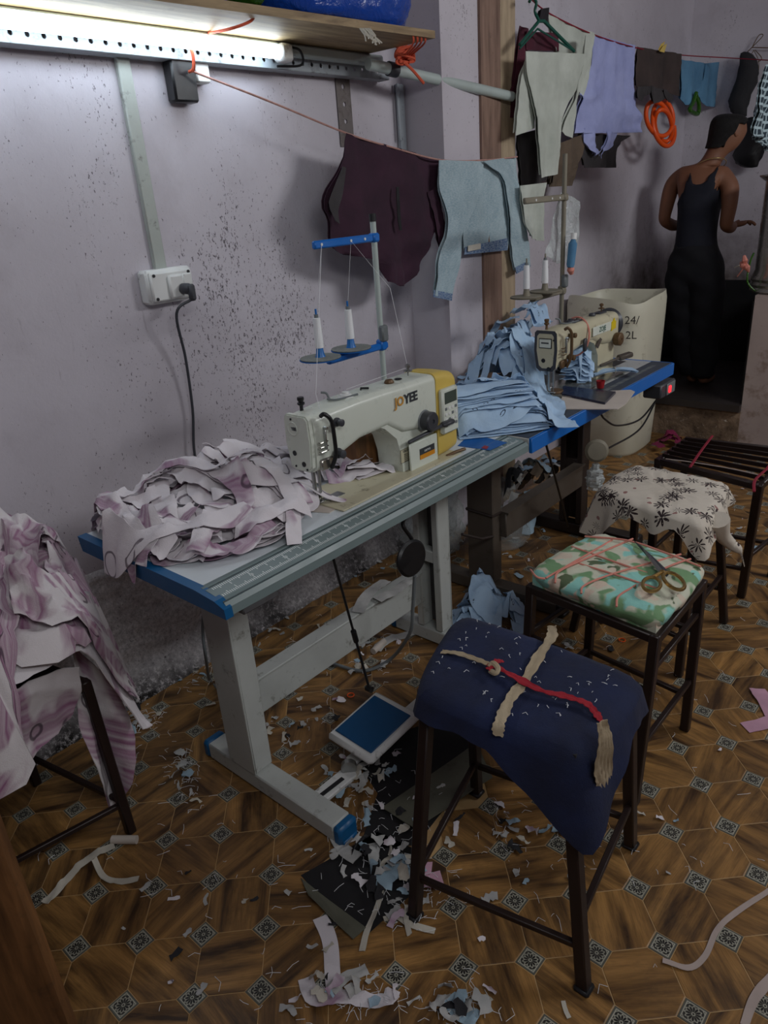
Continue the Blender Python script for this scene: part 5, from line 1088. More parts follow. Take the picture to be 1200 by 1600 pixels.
Z = lambda x, y, z=.566: at(x, y, 'z', z)
ribbon([Z(862, 978, .553), Z(862, 995, .563), Z(845, 1020), Z(822, 1060), Z(800, 1088), Z(786, 1115, .562), Z(779, 1135, .552), Z(778, 1150, .535)], .022, mat='tanstrip', parent=t, name='cream_strip', wob=.12, nrm=(.0, -.15, 1))
ribbon([Z(690, 1018, .553), Z(712, 1020, .56), Z(745, 1030), Z(768, 1040)], .014, mat='tanstrip', parent=t, name='cream_strip', seed=3)
ribbon([Z(765, 1036, .57), Z(800, 1055, .572), Z(845, 1078, .572), Z(885, 1088, .57), Z(915, 1098, .566), Z(932, 1115, .558), Z(940, 1128, .545)], .015, mat='redcloth', parent=t, name='red_strip', seed=5, wob=.2)
ribbon([Z(762, 1046, .574), Z(775, 1034, .580), Z(785, 1032, .574)], .014, mat='redcloth', parent=t, name='red_knot', wob=.3)
b = MB(); b.tube(smooth_path([Z(764, 1042, .574), Z(770, 1036, .58), Z(778, 1044, .578), Z(775, 1052, .574), Z(766, 1048, .57)]), .006, 7, flat=.7); b.obj('cream_knot', 'tanstrip', t)
for k in range(4): ribbon([at(938+k*2, 1128, 'x', .70), at(940+k*4, 1160, 'x', .705), at(934+k*6, 1200+k*5, 'x', .70), at(936+k*5, 1225+k*7, 'x', .70)], .016, mat='tanstrip', parent=t, name='hanging_strip', nrm=(1, -.3, 0), seed=k)
rr = random.Random(8)
b = MB()
for k in range(60):
    u, v = rr.uniform(.06, .94), rr.uniform(.06, .94); p = (1-u)*(1-v)*cs[0]+u*(1-v)*cs[3]+u*v*cs[2]+(1-u)*v*cs[1]; a = rr.uniform(0, 6.3); L = rr.uniform(.004, .012); z = zt+.0165-.010*max(abs(u-.5), abs(v-.5))*1.6
    b.tube([(p[0], p[1], z), (p[0]+L*.5*math.cos(a), p[1]+L*.5*math.sin(a), z+.003), (p[0]+L*math.cos(a+.5), p[1]+L*math.sin(a+.5), z)], .0007, 4)
tag(b.obj('lint', 'thread', t), kind='stuff')
# camouflage stool
t = thing('stool', 'dark metal stool with camouflage cushion bound in pink elastic', 'stool', (.42, .93, 0))
cs = wp(((822, 888), (930, 827), (1108, 880), (1032, 968)), .55); cc_ = np.mean(cs, 0)
tp = [np.array([*(cc_+(c-cc_)*.94), .50]) for c in cs]; ft = [np.array([tp[0][0]-.01, tp[0][1]-.02, 0]), np.array([tp[1][0]-.02, tp[1][1]+.02, 0]), at(1070, 1140, 'z', 0), at(990, 1255, 'z', 0)]
stool_legs(t, tp, ft, rails=(.12, .34), w_=.025)
P, uv = drape(cs, .55, lambda p: .032, 5, edge=.016, rip=.003, dome=.008, wrink=.004, nk=8, out=.0, tuck=.012)
b = MB(); b.sheet(P, .003, uv); b.obj('cushion_cover', 'camo', t, ang=75)
b = MB(); b.prism([tuple(cc_+(c-cc_)*.93) for c in cs], .03, T(0, 0, .50)); b.obj('seat_pad', 'camo', t)
for pp in (((911, 834), (982, 841), (1050, 864), (1102, 885)), ((847, 904), (900, 873), (956, 840)), ((862, 912), (870, 892), (930, 864), (990, 838)), ((889, 851), (950, 873), (1020, 898)), ((905, 930), (911, 916), (960, 896), (1069, 864)), ((892, 877), (960, 898), (1027, 921)), ((963, 952), (967, 934), (997, 915)), ((822, 890), (832, 902), (845, 905)), ((1020, 898), (1060, 880), (1085, 872))):
    n_ = len(pp); pp = [(965+(x-965)*.95, 893+(y-893)*.93) for x, y in pp]; b = MB(); b.tube(smooth_path([at(x, y, 'z', .562 if 0 < i < n_-1 else .553) for i, (x, y) in enumerate(pp)]), .0028, 6); b.obj('elastic', 'pinkcord', t)
t = thing('scissors', 'large scissors with dark blades and brass handles on the camouflage cushion', 'scissors', tuple(at(1030, 895, 'z', .57)))
zS = .566
for k, (tip, piv, w_, mt) in enumerate((((991, 846), (1038, 897), .022, 'dgrey'), ((1000, 852), (1030, 893), .014, 'steel'))):
    a, b_ = at(*tip, 'z', zS+.004*k), at(*piv, 'z', zS+.004*k); d = (b_-a); L = np.linalg.norm(d); Mx_ = basis(a, d, (0, 0, 1)); Mx_ = basis(a, d, np.cross((0, 0, 1), d)); b = MB(); b.prism([(0, 0), (L*.5, w_*.42), (L, w_*.62), (L*1.08, 0), (L, -w_*.3), (L*.4, -w_*.12)], .003, Mx_); b.obj('blade', mt, t, ang=20)
pv = at(1035, 893, 'z', zS+.008); b = MB(); b.lathe([(.007, -.008), (.007, .002), (.004, .004)], T(*pv), 14); b.obj('pivot_screw', 'brass', t)
for k, (c, rx, ry, ang_) in enumerate((((1018, 913), 14, 11, 0), ((1053, 908), 19, 10, .6))):
    pts = [at(c[0]+rx*math.cos(q)*math.cos(ang_)-ry*math.sin(q)*math.sin(ang_), c[1]+rx*math.cos(q)*math.sin(ang_)+ry*math.sin(q)*math.cos(ang_), 'z', zS+.006) for q in np.linspace(0, 2*PI, 22)]; b = MB(); b.tube(pts, .0048, 8, cap=False); b.tube([pv-(0, 0, .002), pts[[16, 11][k]]], .005, 8); b.obj('handle', 'brass', t)
# floral stool
t = thing('stool', 'dark metal stool draped with white cloth printed with dark floral motifs', 'stool', (.32, 1.53, 0))
cs = wp(((928, 762), (990, 722), (1142, 752), (1100, 822)), .55); cc_ = np.mean(cs, 0)
tp = [np.array([*(cc_+(c-cc_)*.83), .51]) for c in cs]; ft = [at(895, 985, 'z', 0), np.array([tp[1][0], tp[1][1]+.01, 0]), at(1131, 973, 'z', 0), at(1060, 1056, 'z', 0)]
stool_legs(t, tp, ft, rails=(.14,), w_=.025)
P, uv = drape(cs, .55, lambda p: .05+.13*near(p, cs[0], .16)+.055*near(p, cs[3], .1)+.02*math.sin(p[0]*40), 7, edge=.014, rip=.013, dome=.004, wrink=.005, nk=16, out=.25)
b = MB(); b.sheet(P, .002, uv); b.obj('cloth_cover', 'floral', t, ang=75)
b = MB(); b.prism([tuple(cc_+(c-cc_)*.86) for c in cs], .03, T(0, 0, .505)); b.obj('seat_pad', 'greyc', t)
p0 = [at(1122, 812, 'z', .53), at(1128, 835, 'z', .47), at(1142, 850, 'z', .43), at(1156, 862, 'z', .41), at(1163, 885, 'z', .35)]
b = MB(); b.tube(smooth_path(p0, 6), list(np.interp(np.linspace(0, 1, 25), [0, .3, .7, .8, 1], [.034, .022, .014, .003, .0015])), 12); b.obj('twisted_corner', 'floral', t, ang=80)
# bare slatted stool
t = thing('stool', 'bare dark metal stool with open slats tied by crimson cords', 'stool', (.38, 2.1, 0))
cs = wp(((1030, 716), (1075, 684), (1245, 702), (1187, 755)), .53); tp = [np.array([c[0], c[1], .53]) for c in cs]; cc_ = np.mean(cs, 0)
ft = [np.array([*cs[0], 0]), np.array([*cs[1], 0]), np.array([*cs[2], 0]), at(1158, 932, 'z', 0)]; ft[2] = at(1180, 895, 'z', 0)+np.array([.06, .0, 0])
stool_legs(t, tp, ft, rails=(.14,), w_=.028)
for k in range(6):
    f = (k+.7)/6.4; a = cs[0]+(cs[1]-cs[0])*f; b_ = cs[3]+(cs[2]-cs[3])*f; b = MB(); b.beam((*a, .532), (*b_, .532), .006, .016, .001, up=(0, 0, 1)); b.obj('slat', 'stool', t)
for pp in (((1113, 681), (1095, 705), (1078, 730)), ((1215, 705), (1200, 730), (1180, 750), (1178, 768))): b = MB(); b.tube(smooth_path([at(x, y, 'z', .545) for x, y in pp]), .005, 7, flat=.5); b.obj('crimson_cord', 'redcord', t)
b = MB(); b.tube(smooth_path([at(x, y, 'z', .542) for x, y in ((1040, 717), (1080, 722), (1140, 732), (1185, 742))]), .0018, 6); b.obj('white_string', 'ropew', t)
# ================================================================== BARREL, DRUM, POST
t = thing('water_barrel', 'tall off-white plastic barrel with wavy cut rim behind the second table', 'barrel', (-.68, 3.36, 0))
def sup(cx, cy, r_, z, n=64, e=.55, wav=0): return [(cx+r_*math.copysign(abs(math.cos(a))**e, math.cos(a)), cy+r_*math.copysign(abs(math.sin(a))**e, math.sin(a)), z+wav*(math.sin(2*a-.4)*.7+math.sin(3*a+1)*.5)) for a in np.linspace(0, 2*PI, n, endpoint=False)]
BC = (-.70, 3.38)
rg = [sup(*BC, r_, z, wav=w_) for r_, z, w_ in ((.20, .0, 0), (.215, .02, 0), (.225, .2, 0), (.235, .5, 0), (.242, .80, .0), (.243, .86, .012), (.236, .90, .02), (.226, .885, .02), (.225, .75, .0), (.20, .04, 0))]
b = MB(); b.loft(rg); b.obj('barrel_wall', 'barrel', t)
for s_, zz in (('24/', .80), ('2L', .72)):
    b = MB(); text(b, s_, .06, basis((BC[0]+.2, BC[1]-.2455+(.80-zz)*.02, zz), (1, 0.35, 0), (0, 0, 1)), .0005, 0.0); b.obj('handwriting', 'ink', t, smooth=False)
DX = -.062
t = thing('steel_drum', 'tall dull steel drum standing on the plastered pier at the right edge', 'drum', (.13, 4.0, .86))
b = MB(); b.lathe([(.001, 0), (.20, 0), (.21, .012), (.203, .03), (.21, .045), (.203, .06), (.21, .075), (.2, .10), (.192, .12), (.192, .575), (.20, .58), (.225, .60), (.225, .606), (.18, .61), (.001, .612)], T(.125+DX, 3.95, .86), 48); b.obj('drum_wall', 'chrome', t)
t = thing('coral_flower', 'coral pink flower shaped cloth on a green stem beside the drum', 'flower', tuple(at(1160, 440, 'y', 3.8)))
b = MB(); b.tube(smooth_path([at(1178, 395, 'y', 3.8), at(1172, 410, 'y', 3.79), at(1168, 440, 'y', 3.78), (-.07, 3.80, .87), (-.03, 3.82, .864)]), .005, 7); b.obj('stem', 'baggreen', t)
for k, (x, y, x2, y2) in enumerate(((1163, 400, 1165, 415), (1165, 412, 1170, 425), (1158, 410, 1163, 420), (1165, 415, 1152, 432), (1162, 412, 1148, 418))):
    b = MB(); b.tube([at(x, y, 'y', 3.76), at((x+x2)/2, (y+y2)/2, 'y', 3.74), at(x2, y2, 'y', 3.76)], [.008, .017, .004] if k < 3 else [.005, .004, .003], 7); b.obj('petal', 'pinkcord' if k < 4 else 'wht_strip', t)
q_ = at(58, 1450, 'z', .35); b = MB(); b.box((-.2, 0, 0), (.40, .04, 1.5), .008, basis((q_[0], q_[1], .75), (.756, .65, 0), (-.65, .756, 0))); o = b.obj('wooden_post', 'post'); tag(o, 'varnished brown wooden panel edge close at the lower left corner', 'panel')
# --- heaps below and behind the tables
def heap(name, px, z, n, wr, lr, mats, label, cat, group, seed, hgt=.06, arch=.016, base=None):
    pl_ = [at(x, y, 'z', z)[:2] for x, y in px]; A = np.array(pl_); c = A.mean(0); lo, hi = A.min(0)-.12, A.max(0)+.12; R2 = (A.max(0)-A.min(0))/2
    Hh = HM(lo[0], hi[0], lo[1], hi[1], lambda X, Y: .001+hgt*np.clip(1-((X-c[0])/R2[0])**2-((Y-c[1])/R2[1])**2, 0, 1)); r_ = random.Random(seed)
    Hh.h[Hh.X < XW+.03] += .0
    for k in range(n):
        P = lay(Hh, wander(r_, pl_, r_.uniform(*lr), 1.2), r_.uniform(*wr), seed*100+k, arch=arch, freq=9, m=5); P[..., 0] = np.maximum(P[..., 0], XW+.02)
        mt_ = r_.choice(mats); multi = len(set(mats)) > 1
        cloth(P, name, mt_, (CW[mt_]+' '+label) if multi else label, cat, (CW[mt_]+' '+group) if multi else group)
heap('waste_strip', ((785, 800), (800, 740), (850, 715), (885, 745), (900, 765), (830, 800)), .12, 46, (.025, .05), (.08, .18), ('scrapw', 'scrapb', 'mauve', 'blue', 'scrapw', 'darkcloth', 'khaki'), 'offcut in the big waste heap behind the brown table legs', 'offcut', 'offcuts in the waste heap', 21, hgt=.22, arch=.02)
heap('fabric_strip', ((705, 965), (735, 935), (790, 930), (822, 958), (815, 975), (740, 990)), .03, 16, (.05, .09), (.12, .22), ('blue',), 'sky blue strip in the floor heap behind the navy stool', 'fabric strip', 'sky blue strips on the floor', 22, hgt=.05, arch=.022)
heap('magenta_cloth', ((1020, 695), (1035, 682), (1065, 690), (1060, 705), (1030, 712)), .02, 6, (.04, .06), (.1, .16), ('magenta',), 'magenta cloth strip lying at the foot of the step', 'cloth', 'magenta strips at the step', 23, hgt=.04)
# clear plastic heaps
def poly_bag(c, s, label, seed, mat='clear'):
    rings = []
    for i in range(22):
        p = -PI/2+PI*i/21; ring = []
        for a in np.linspace(0, 2*PI, 34, endpoint=False):
            k = 1+.16*fold(a*.6, p*.8, seed, .9, 5)*math.cos(p); ring.append((max(XW+.04, c[0]+s[0]*math.cos(a)*math.cos(p)**.6*k), c[1]+s[1]*math.sin(a)*math.cos(p)**.6*k, max(.003, c[2]+s[2]*math.sin(p)*k)))
        rings.append(ring)
    b = MB(); b.loft(rings); return tag(b.obj('plastic_bag', mat, ang=80), label, 'plastic bag')
poly_bag((-.74, 1.62, .14), (.15, .16, .18), 'crumpled clear plastic bag against the wall left of the brown table leg', 5)
poly_bag((-.52, 1.85, .07), (.14, .13, .09), 'flat clear plastic bag on the floor under the blue edged table', 6, 'clear2')
poly_bag((-.78, 2.15, .08), (.12, .12, .10), 'clear plastic bag under the waste heap', 7, 'clear2')
# ================================================================== LOOSE STRIPS AND SCRAPS ON THE FLOOR
HF = HM(-.95, 1.6, -.9, 3.6, .0008, .01)
for px, wd, mat, label, kw in (
 (((500, 1435), (512, 1470), (520, 1520), (528, 1560)), .034, 'mauve', 'upright white strip in front of the black bare patch', dict(arch=.006)),
 (((480, 1530), (492, 1565), (530, 1570), (600, 1565), (612, 1550)), .034, 'mauve', 'grey and white strip curled into the front scrap heap', dict(arch=.018)),
 (((520, 1565), (548, 1535), (575, 1520)), .028, 'scrapw', 'pale strip leaning out of the front scrap heap', dict(arch=.01)),
 (((600, 1440), (620, 1435), (640, 1445), (680, 1455)), .016, 'wht_strip', 'knotted white tape beside the near leg of the navy stool', dict(arch=.006)),
 (((636, 1415), (634, 1440), (640, 1465)), .012, 'wht_strip', 'short white tape crossing the knotted white tape', dict(arch=.006)),
 (((598, 1390), (590, 1420), (572, 1460), (565, 1490)), .014, 'wht_strip', 'narrow white tape trailing down from the pink cloth', dict(arch=.006)),
 (((600, 1380), (598, 1350), (625, 1340), (660, 1345)), .012, 'wht_strip', 'bent white cord round the pink cloth', dict(arch=.005)),
 (((70, 1415), (110, 1370), (140, 1345), (180, 1325)), .022, 'wht_strip', 'long knotted white tape at the lower left floor', dict(arch=.010)),
 (((150, 1350), (165, 1372), (190, 1378), (217, 1376)), .018, 'wht_strip', 'rolled end of white tape beside the left stool leg', dict(arch=.012)),
 (((1035, 1503), (1075, 1514), (1100, 1495), (1120, 1455), (1155, 1425), (1205, 1390)), .012, 'ropew', 'long cream tape winding across the lower right floor', dict(arch=.003)),
 (((1165, 1605), (1180, 1560), (1210, 1520)), .02, 'ropew', 'cream tape end at the bottom right corner', dict(arch=.004)),
 (((660, 1350), (665, 1375), (690, 1372)), .05, 'pink', 'pink cloth scrap behind the near leg of the navy stool', dict(arch=.008)),
 (((1183, 1078), (1196, 1105), (1205, 1120)), .05, 'pink', 'pale pink piece at the right edge of the floor', dict(arch=.004)),
 (((1165, 1140), (1190, 1135), (1215, 1125)), .045, 'pink', 'pointed mauve pink piece below the pale pink one', dict(arch=.003)),
 (((640, 1360), (605, 1375), (600, 1395)), .05, 'scrapb', 'pale blue net scrap under the pink cloth', dict(arch=.014)),
 (((520, 1300), (540, 1330), (560, 1345)), .035, 'scrapw', 'pale scrap beside the blue foot cap', dict(arch=.008)),
 (((700, 1560), (720, 1585), (745, 1600)), .04, 'scrapb', 'pale green and blue scrap bundle at the bottom edge', dict(arch=.016)),
 (((880, 1565), (884, 1580), (890, 1592)), .01, 'wht_strip', 'small bent white tape at the bottom edge near the stool foot', dict(arch=.004)),
 (((590, 1020), (610, 1000), (660, 985)), .04, 'scrapw', 'pale offcut beside the far foot of the white table', dict(arch=.01)),
):
    P = lay(HF, [at(x, y, 'z', 0)[:2] for x, y in px], wd, len(label)*7+len(px), freq=8, m=6, **kw); cloth(P, 'cloth_strip', mat, label, 'cloth strip')
# offcuts lying on the stretcher
for k, (x0, x1) in enumerate(((590, 640), (560, 600))):
    Hs = HM(-.5, 0, .2, 1.2, .283); P = lay(Hs, [at(x0, 938 if k == 0 else 955, 'z', .29)[:2], at((x0+x1)/2, 925, 'z', .29)[:2], at(x1, 905, 'z', .29)[:2]], .045, 40+k, arch=.01); cloth(P, 'offcut', 'scrapw', ('pale offcut lying on the far end of the stretcher', 'second pale offcut further along the stretcher')[k], 'offcut')
rr = random.Random(77); SC = []
zones = [  # px centre, spread x, spread y, count, size, place
 ((575, 1230), 70, 45, 34, 1.0, 'around the pedal and blue foot cap'), ((600, 1330), 60, 40, 22, 1.2, 'along the torn vinyl in front'), ((640, 1400), 50, 35, 14, 1.1, 'round the near leg of the navy stool'),
 ((540, 1560), 80, 25, 16, 1.0, 'in the front scrap heap'), ((720, 1575), 45, 22, 10, 1.1, 'at the bottom edge'), ((450, 1120), 90, 55, 22, .9, 'behind the near table leg'), ((420, 1000), 110, 60, 18, .9, 'between the wall and the stretcher'),
 ((560, 1010), 70, 35, 18, 1.0, 'under the stretcher'), ((330, 1050), 45, 25, 10, 1.0, 'at the foot of the skirting'), ((220, 1120), 30, 25, 8, 1.2, 'beside the mauve heap on the floor'), ((290, 1210), 25, 40, 9, 1.0, 'on the floor left of the table foot'),
 ((800, 1310), 130, 70, 22, .9, 'under the navy stool'), ((780, 850), 90, 60, 26, 1.0, 'under the blue edged table'), ((900, 1010), 90, 60, 14, .9, 'between the stools'), ((430, 1400), 230, 110, 20, .7, 'on the open floor in front'), ((1000, 1250), 140, 160, 10, .6, 'on the open floor at right'), ((1140, 800), 60, 50, 6, .9, 'behind the floral stool'), ((580, 880), 80, 40, 14, .8, 'at the wall behind the stretcher')]
for (cx_, cy_), sx, sy, cnt_, size, place in zones:
    for k in range(cnt_):
        px, py = rr.gauss(cx_, sx*.6), rr.gauss(cy_, sy*.6); c = at(px, py, 'z', 0)[:2]
        if not (XW+.09 < c[0] < 1.4 and -.7 < c[1] < 3.5): continue
        a = rr.uniform(0, 2*PI); L = rr.uniform(.014, .042)*size; d = np.array([math.cos(a), math.sin(a)])*L/2; e = np.array([-d[1], d[0]])*rr.uniform(-.5, .5)
        P = lay(HF, [c-d, c+e, c+d], rr.uniform(.007, .022)*size, rr.randrange(9999), arch=.008, step=.006, m=4, freq=16, jag=.55)
        mt_ = rr.choice(('scrapw', 'scrapw', 'scrapb', 'mauve', 'wht_strip', 'scrapw', 'darkcloth')); cw_ = CW[mt_]
        cloth(P, 'cloth_scrap', mt_, 'small torn '+cw_+' cloth scrap '+place, 'scrap', cw_+' cloth scraps '+place, th=.0009)
b = MB()
for k in range(900):
    (cx_, cy_), sx, sy, cnt_, size, place = rr.choice(zones); c = at(rr.gauss(cx_, sx*.8), rr.gauss(cy_, sy*.8), 'z', 0)
    if not (XW+.1 < c[0] < 1.4): continue
    a = rr.uniform(0, 6.3); L = rr.uniform(.01, .035); z = .003+rr.uniform(0, .006)
    b.tube([(c[0], c[1], z), (c[0]+L*.5*math.cos(a), c[1]+L*.5*math.sin(a), z+.004), (c[0]+L*math.cos(a+rr.uniform(-.9, .9)), c[1]+L*math.sin(a+rr.uniform(-.9, .9)), z)], .0006, 4)
tag(b.obj('thread_clippings', 'thread'), 'loose white thread clippings strewn over the wood printed floor', 'thread', kind='stuff')
def small(label, cat, name, mat, f): b = MB(); f(b); return tag(b.obj(name, mat), label, cat)
p, q = at(175, 1312, 'z', .012), at(214, 1312, 'z', .012); small('small brown cardboard tube beside the left stool leg', 'tube', 'cardboard_tube', 'paper', lambda b: b.tube([p, q], .011, 14))
p2, q2 = at(583, 1018, 'z', .015), at(600, 1002, 'z', .015); small('short white tube lying at the far table foot', 'tube', 'paper_tube', 'paper', lambda b: b.tube([p2, q2], .012, 14))
for px, lb in (((548, 1086), 'orange ring on the floor beside the pedal'), ((972, 1000), 'orange ring on the floor behind the navy stool')):
    c = at(*px, 'z', .004); small(lb, 'ring', 'orange_ring', 'hose', lambda b: b.tube([(c[0]+.011*math.cos(a), c[1]+.011*math.sin(a), .004) for a in np.linspace(0, 2*PI, 18)], .002, 6))
# ================================================================== THE PERSON
def person():
    base = at(1088, 606, 'y', 4.1); F = .24
    t = thing('person', 'person seen from behind in navy tank top and black trousers looking down at the hands', 'person', (base[0], 4.1, F))
    A = lambda x, y, Y: Vector(at(x, y, 'y', Y))
    V = []; Ed = []; Rd = []; roots = []
    def ch(pts, rad, start=None):
        prev = start; ids = []
        for p_, r_ in zip(pts, rad):
            V.append(p_); Rd.append(r_); i = len(V)-1; ids.append(i)
            if prev is not None: Ed.append((prev, i))
            else: roots.append(i)
            prev = i
        return ids
    sp = ch([A(1085, 412, 4.10), A(1087, 385, 4.10), A(1089, 352, 4.12), A(1094, 315, 4.12), A(1099, 285, 4.12), A(1107, 262, 4.13)], [(.165, .11), (.15, .105), (.152, .105), (.172, .11), (.158, .10), (.072, .066)])
    nk = ch([A(1114, 247, 4.14), A(1124, 232, 4.155)], [(.060, .058), (.064, .064)], sp[5])
    hd = ch([A(1133, 212, 4.17), A(1140, 196, 4.18), A(1143, 181, 4.175)], [(.082, .09), (.092, .108), (.07, .085)], nk[1])
    jw = ch([A(1150, 226, 4.22)], [(.045, .04)], hd[0])
    for sx, pts, rad in ((-1, [A(1066, 276, 4.12), A(1050, 287, 4.12), A(1043, 315, 4.10), A(1037, 345, 4.09), A(1052, 353, 4.22), A(1070, 352, 4.34)], [.062, .058, .046, .038, .036, .026]),
                         (1, [A(1130, 274, 4.12), A(1141, 290, 4.12), A(1140, 320, 4.10), A(1134, 353, 4.10), A(1142, 356, 4.22), A(1146, 352, 4.32)], [.062, .058, .047, .040, .036, .026])):
        ids = ch(pts, [(r_, r_) for r_ in rad], sp[4])
    for sx, pts in ((-1, [A(1068, 430, 4.10), A(1066, 475, 4.11), A(1070, 520, 4.12), A(1078, 570, 4.11), A(1080, 598, 4.12)]), (1, [A(1104, 430, 4.10), A(1104, 475, 4.11), A(1100, 520, 4.11), A(1098, 570, 4.10), A(1097, 598, 4.11)])):
        an = pts[-1]; an.z = F+.07; toe = an+Vector((.02*sx, .15, -.045)); ball = an+Vector((.01*sx, .08, -.04)); heel = an+Vector((0, -.0, -.038))
        ch(pts[:-1]+[an, heel, ball, toe], [(.108, .11), (.095, .096), (.07, .072), (.056, .058), (.036, .04), (.034, .034), (.036, .028), (.028, .018)], sp[0])
    # hands: palm and five fingers, rooted in the palm
    for sx, wr_, pd in ((1, A(1146, 352, 4.32), Vector((.6, .75, .12))), (-1, A(1070, 352, 4.34), Vector((.75, .6, .1)))):
        pd.normalize(); side = pd.cross(Vector((0, 0, 1))).normalized(); up = side.cross(pd)
        ch([wr_, wr_+pd*.045, wr_+pd*.085], [(.026, .02), (.036, .018), (.034, .016)])
        for k, (o_, L) in enumerate(((-.027, .062), (-.009, .075), (.009, .070), (.026, .055))):
            a0 = wr_+pd*.075+side*o_; ch([a0, a0+pd*L*.45+up*.002, a0+pd*L*.8-up*.012, a0+pd*L-up*.028], [(.0095, .0095), (.009, .009), (.008, .008), (.0065, .0065)])
        a0 = wr_+pd*.03-side*.026; ch([a0, a0-side*.024+pd*.02+up*.006, a0-side*.03+pd*.05+up*.012], [(.012, .012), (.010, .010), (.008, .008)])
    me = bpy.data.meshes.new('person_body'); me.from_pydata([v[:] for v in V], Ed, []); o = bpy.data.objects.new('body', me); COL.objects.link(o)
    sk = o.modifiers.new('skin', 'SKIN'); sk.use_smooth_shade = True; s2 = o.modifiers.new('sub', 'SUBSURF'); s2.levels = 2; s2.render_levels = 2
    sv = me.skin_vertices[0].data
    for i, r_ in enumerate(Rd): sv[i].radius = r_ if hasattr(r_, '__len__') else (r_, r_); sv[i].use_root = (i in roots)
    dg = bpy.context.evaluated_depsgraph_get(); dg.update(); em = bpy.data.meshes.new_from_object(o.evaluated_get(dg)); bpy.data.objects.remove(o)
    em.materials.clear(); em.materials.append(M['skin']); em.polygons.foreach_set('use_smooth', [True]*len(em.polygons))
    o = bpy.data.objects.new('body', em); COL.objects.link(o); o.parent = t; o.matrix_parent_inverse = MI[t.name]
    hc_ = (V[hd[0]]+V[hd[1]])/2+Vector((0, .0, .01)); look = (A(1160, 222, 4.30)-hc_).normalized()
    rgt = look.cross(Vector((0, 0, 1))).normalized(); upv = rgt.cross(look)
    def shell(name, mat, keep, off, near_=None):
        bm = bmesh.new(); bm.from_mesh(em); bm.normal_update()
        bmesh.ops.subdivide_edges(bm, edges=[e for e in bm.edges if keep(sum((v.co for v in e.verts), Vector())/2, True)], cuts=1, use_grid_fill=True)
        bmesh.ops.delete(bm, geom=[f for f in bm.faces if not keep(f.calc_center_median(), False)], context='FACES')
        left = set(bm.verts); best = []
        while left:
            st = [left.pop()]; isl = list(st)
            while st:
                for e in st.pop().link_edges:
                    for q in e.verts:
                        if q in left: left.remove(q); st.append(q); isl.append(q)
            if not best or (len(isl) > len(best) if near_ is None else min((q.co-near_).length for q in isl) < min((q.co-near_).length for q in best)): best = isl
        best = set(best); bmesh.ops.delete(bm, geom=[v for v in bm.verts if v not in best], context='VERTS')
        for _ in range(6): bmesh.ops.smooth_vert(bm, verts=[v for v in bm.verts if v.is_boundary], factor=.5, use_axis_x=True, use_axis_y=True, use_axis_z=True)
        bm.normal_update()
        for v in bm.verts:
            k = off(v.co) if callable(off) else off; v.co += v.normal*k
        m2 = bpy.data.meshes.new(name); bm.to_mesh(m2); bm.free(); m2.materials.append(M[mat]); m2.polygons.foreach_set('use_smooth', [True]*len(m2.polygons))
        ob = bpy.data.objects.new(name, m2); COL.objects.link(ob); ob.parent = t; ob.matrix_parent_inverse = MI[t.name]
        so = ob.modifiers.new('thick', 'SOLIDIFY'); so.thickness = .004; so.offset = 1
        return ob
    def P2(p):
        q = (np.array(p[:])-CAM) @ CR; return 600+CF*q[0]/-q[2], 800-CF*q[1]/-q[2]
    zsh = V[sp[5]].z; ax = V[sp[3]]; zw = V[sp[1]].z
    def tank(p, loose):
        m_ = .03 if loose else 0.0; z = p.z; u = p.x-(V[sp[1]].x+(V[sp[5]].x-V[sp[1]].x)*(z-zw)/(zsh-zw))
        if z < zw-.06-m_ or p.y > 4.235: return False
        if z < V[sp[2]].z+.02: return abs(u) < .165+m_*.2
        f = (z-V[sp[2]].z-.02)/(zsh-V[sp[2]].z)
        half = .170-.105*min(1, f*1.35)**.8
        if f > .62:  # straps either side of the neckline
            inner = .015+.07*max(0, (f-.62))/.4; return abs(u) < half+.01+m_ and (abs(u) > inner-m_ or f < .70) and f < 1.12
        return abs(u) < half+m_
    shell('tank_top', 'navy_rib', tank, .008, V[sp[2]])
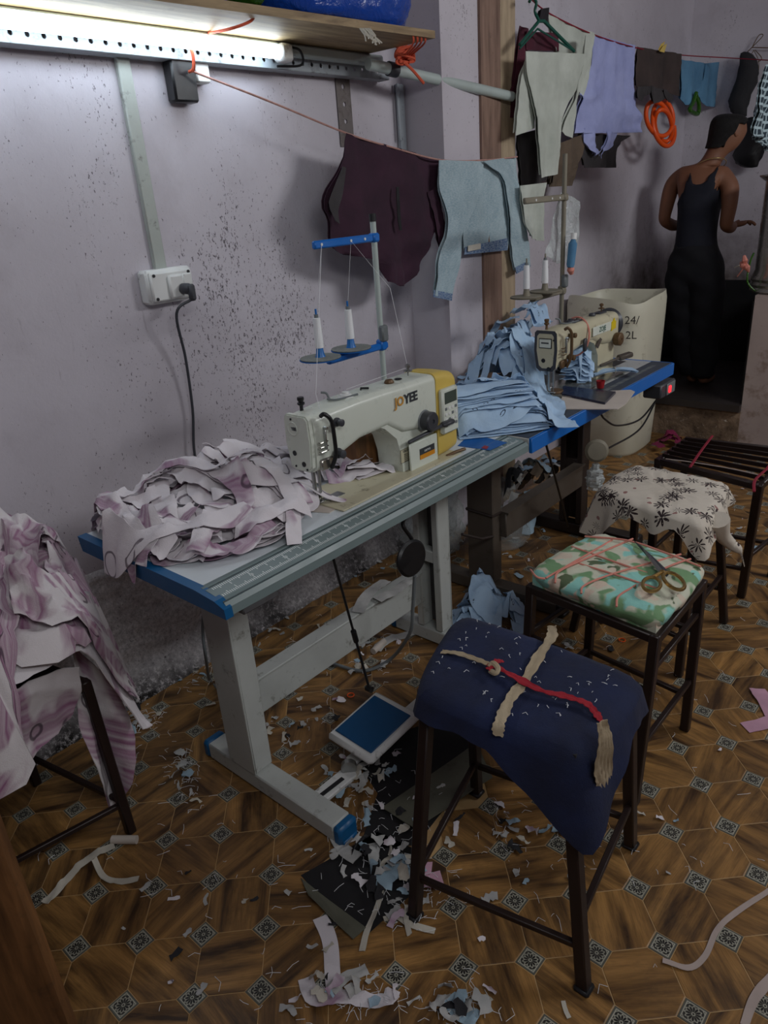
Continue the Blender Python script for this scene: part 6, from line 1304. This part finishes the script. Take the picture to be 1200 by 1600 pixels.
    shell('trousers', 'trouser', lambda p, l: p.z < zw+.02+(.03 if l else 0) and p.z > F+.075 and abs(p.x-V[sp[0]].x) < .24 and not (p.y > 4.2 and p.z > F+.4), lambda c: .012+.02*max(0, 1-(c.z-F)/.6)+.004*math.sin(c.z*45+c.x*30))
    def hairk(p, l):
        d = p-hc_; s_ = .01 if l else 0; y_, z_ = d.dot(look), d.dot(upv); return p.z > V[nk[1]].z+.0-s_ and (z_ > .015-y_*0+max(0, y_)*.9-s_ or y_ < -.008+s_) and not (y_ > .055)
    shell('hair', 'hair', hairk, .012)
    # ear, face
    for sg in (1, -1):
        c = hc_+rgt*(.078*sg)+look*.005-upv*.018; b = MB(); pts = [c+look*(.016*math.cos(a))+upv*(.028*math.sin(a)) for a in np.linspace(-2.4, 2.0, 14)]; b.tube(pts, .0065, 7); b.lathe([(.001, -.002), (.014, 0), (.001, .004)], frame_z(c, rgt*sg), 12); b.obj('ear', 'skin', t)
        c = hc_+rgt*(.03*sg)+look*.088-upv*.005; b = MB(); b.lathe([(.001, -.012), (.011, -.006), (.012, 0), (.009, .008), (.001, .011)], frame_z(c, look), 12); b.obj('eye', 'white', t)
        b = MB(); b.tube([c+rgt*(-.016)+upv*.017, c+upv*.021+look*.004, c+rgt*.016+upv*.016], .003, 6); b.obj('eyebrow', 'hair', t)
    b = MB(); b.tube([hc_+look*.085+upv*.005, hc_+look*.108-upv*.022, hc_+look*.094-upv*.034], [.008, .015, .010], 10); b.obj('nose', 'skin', t)
    b = MB(); b.tube([hc_+look*.086-upv*.058-rgt*.022, hc_+look*.094-upv*.055, hc_+look*.086-upv*.058+rgt*.022], .005, 8); b.obj('mouth', 'skinlip', t)
    nb = V[sp[5]]; b = MB(); b.tube([(Vector((nb.x+.01, nb.y, nb.z+.0))+Vector((.085*math.cos(a), .078*math.sin(a), .012-.03*math.sin(a)+.02*math.cos(a)))) for a in np.linspace(0, 2*PI, 26)], .0028, 6); b.obj('neck_chain', 'gold', t)
person()
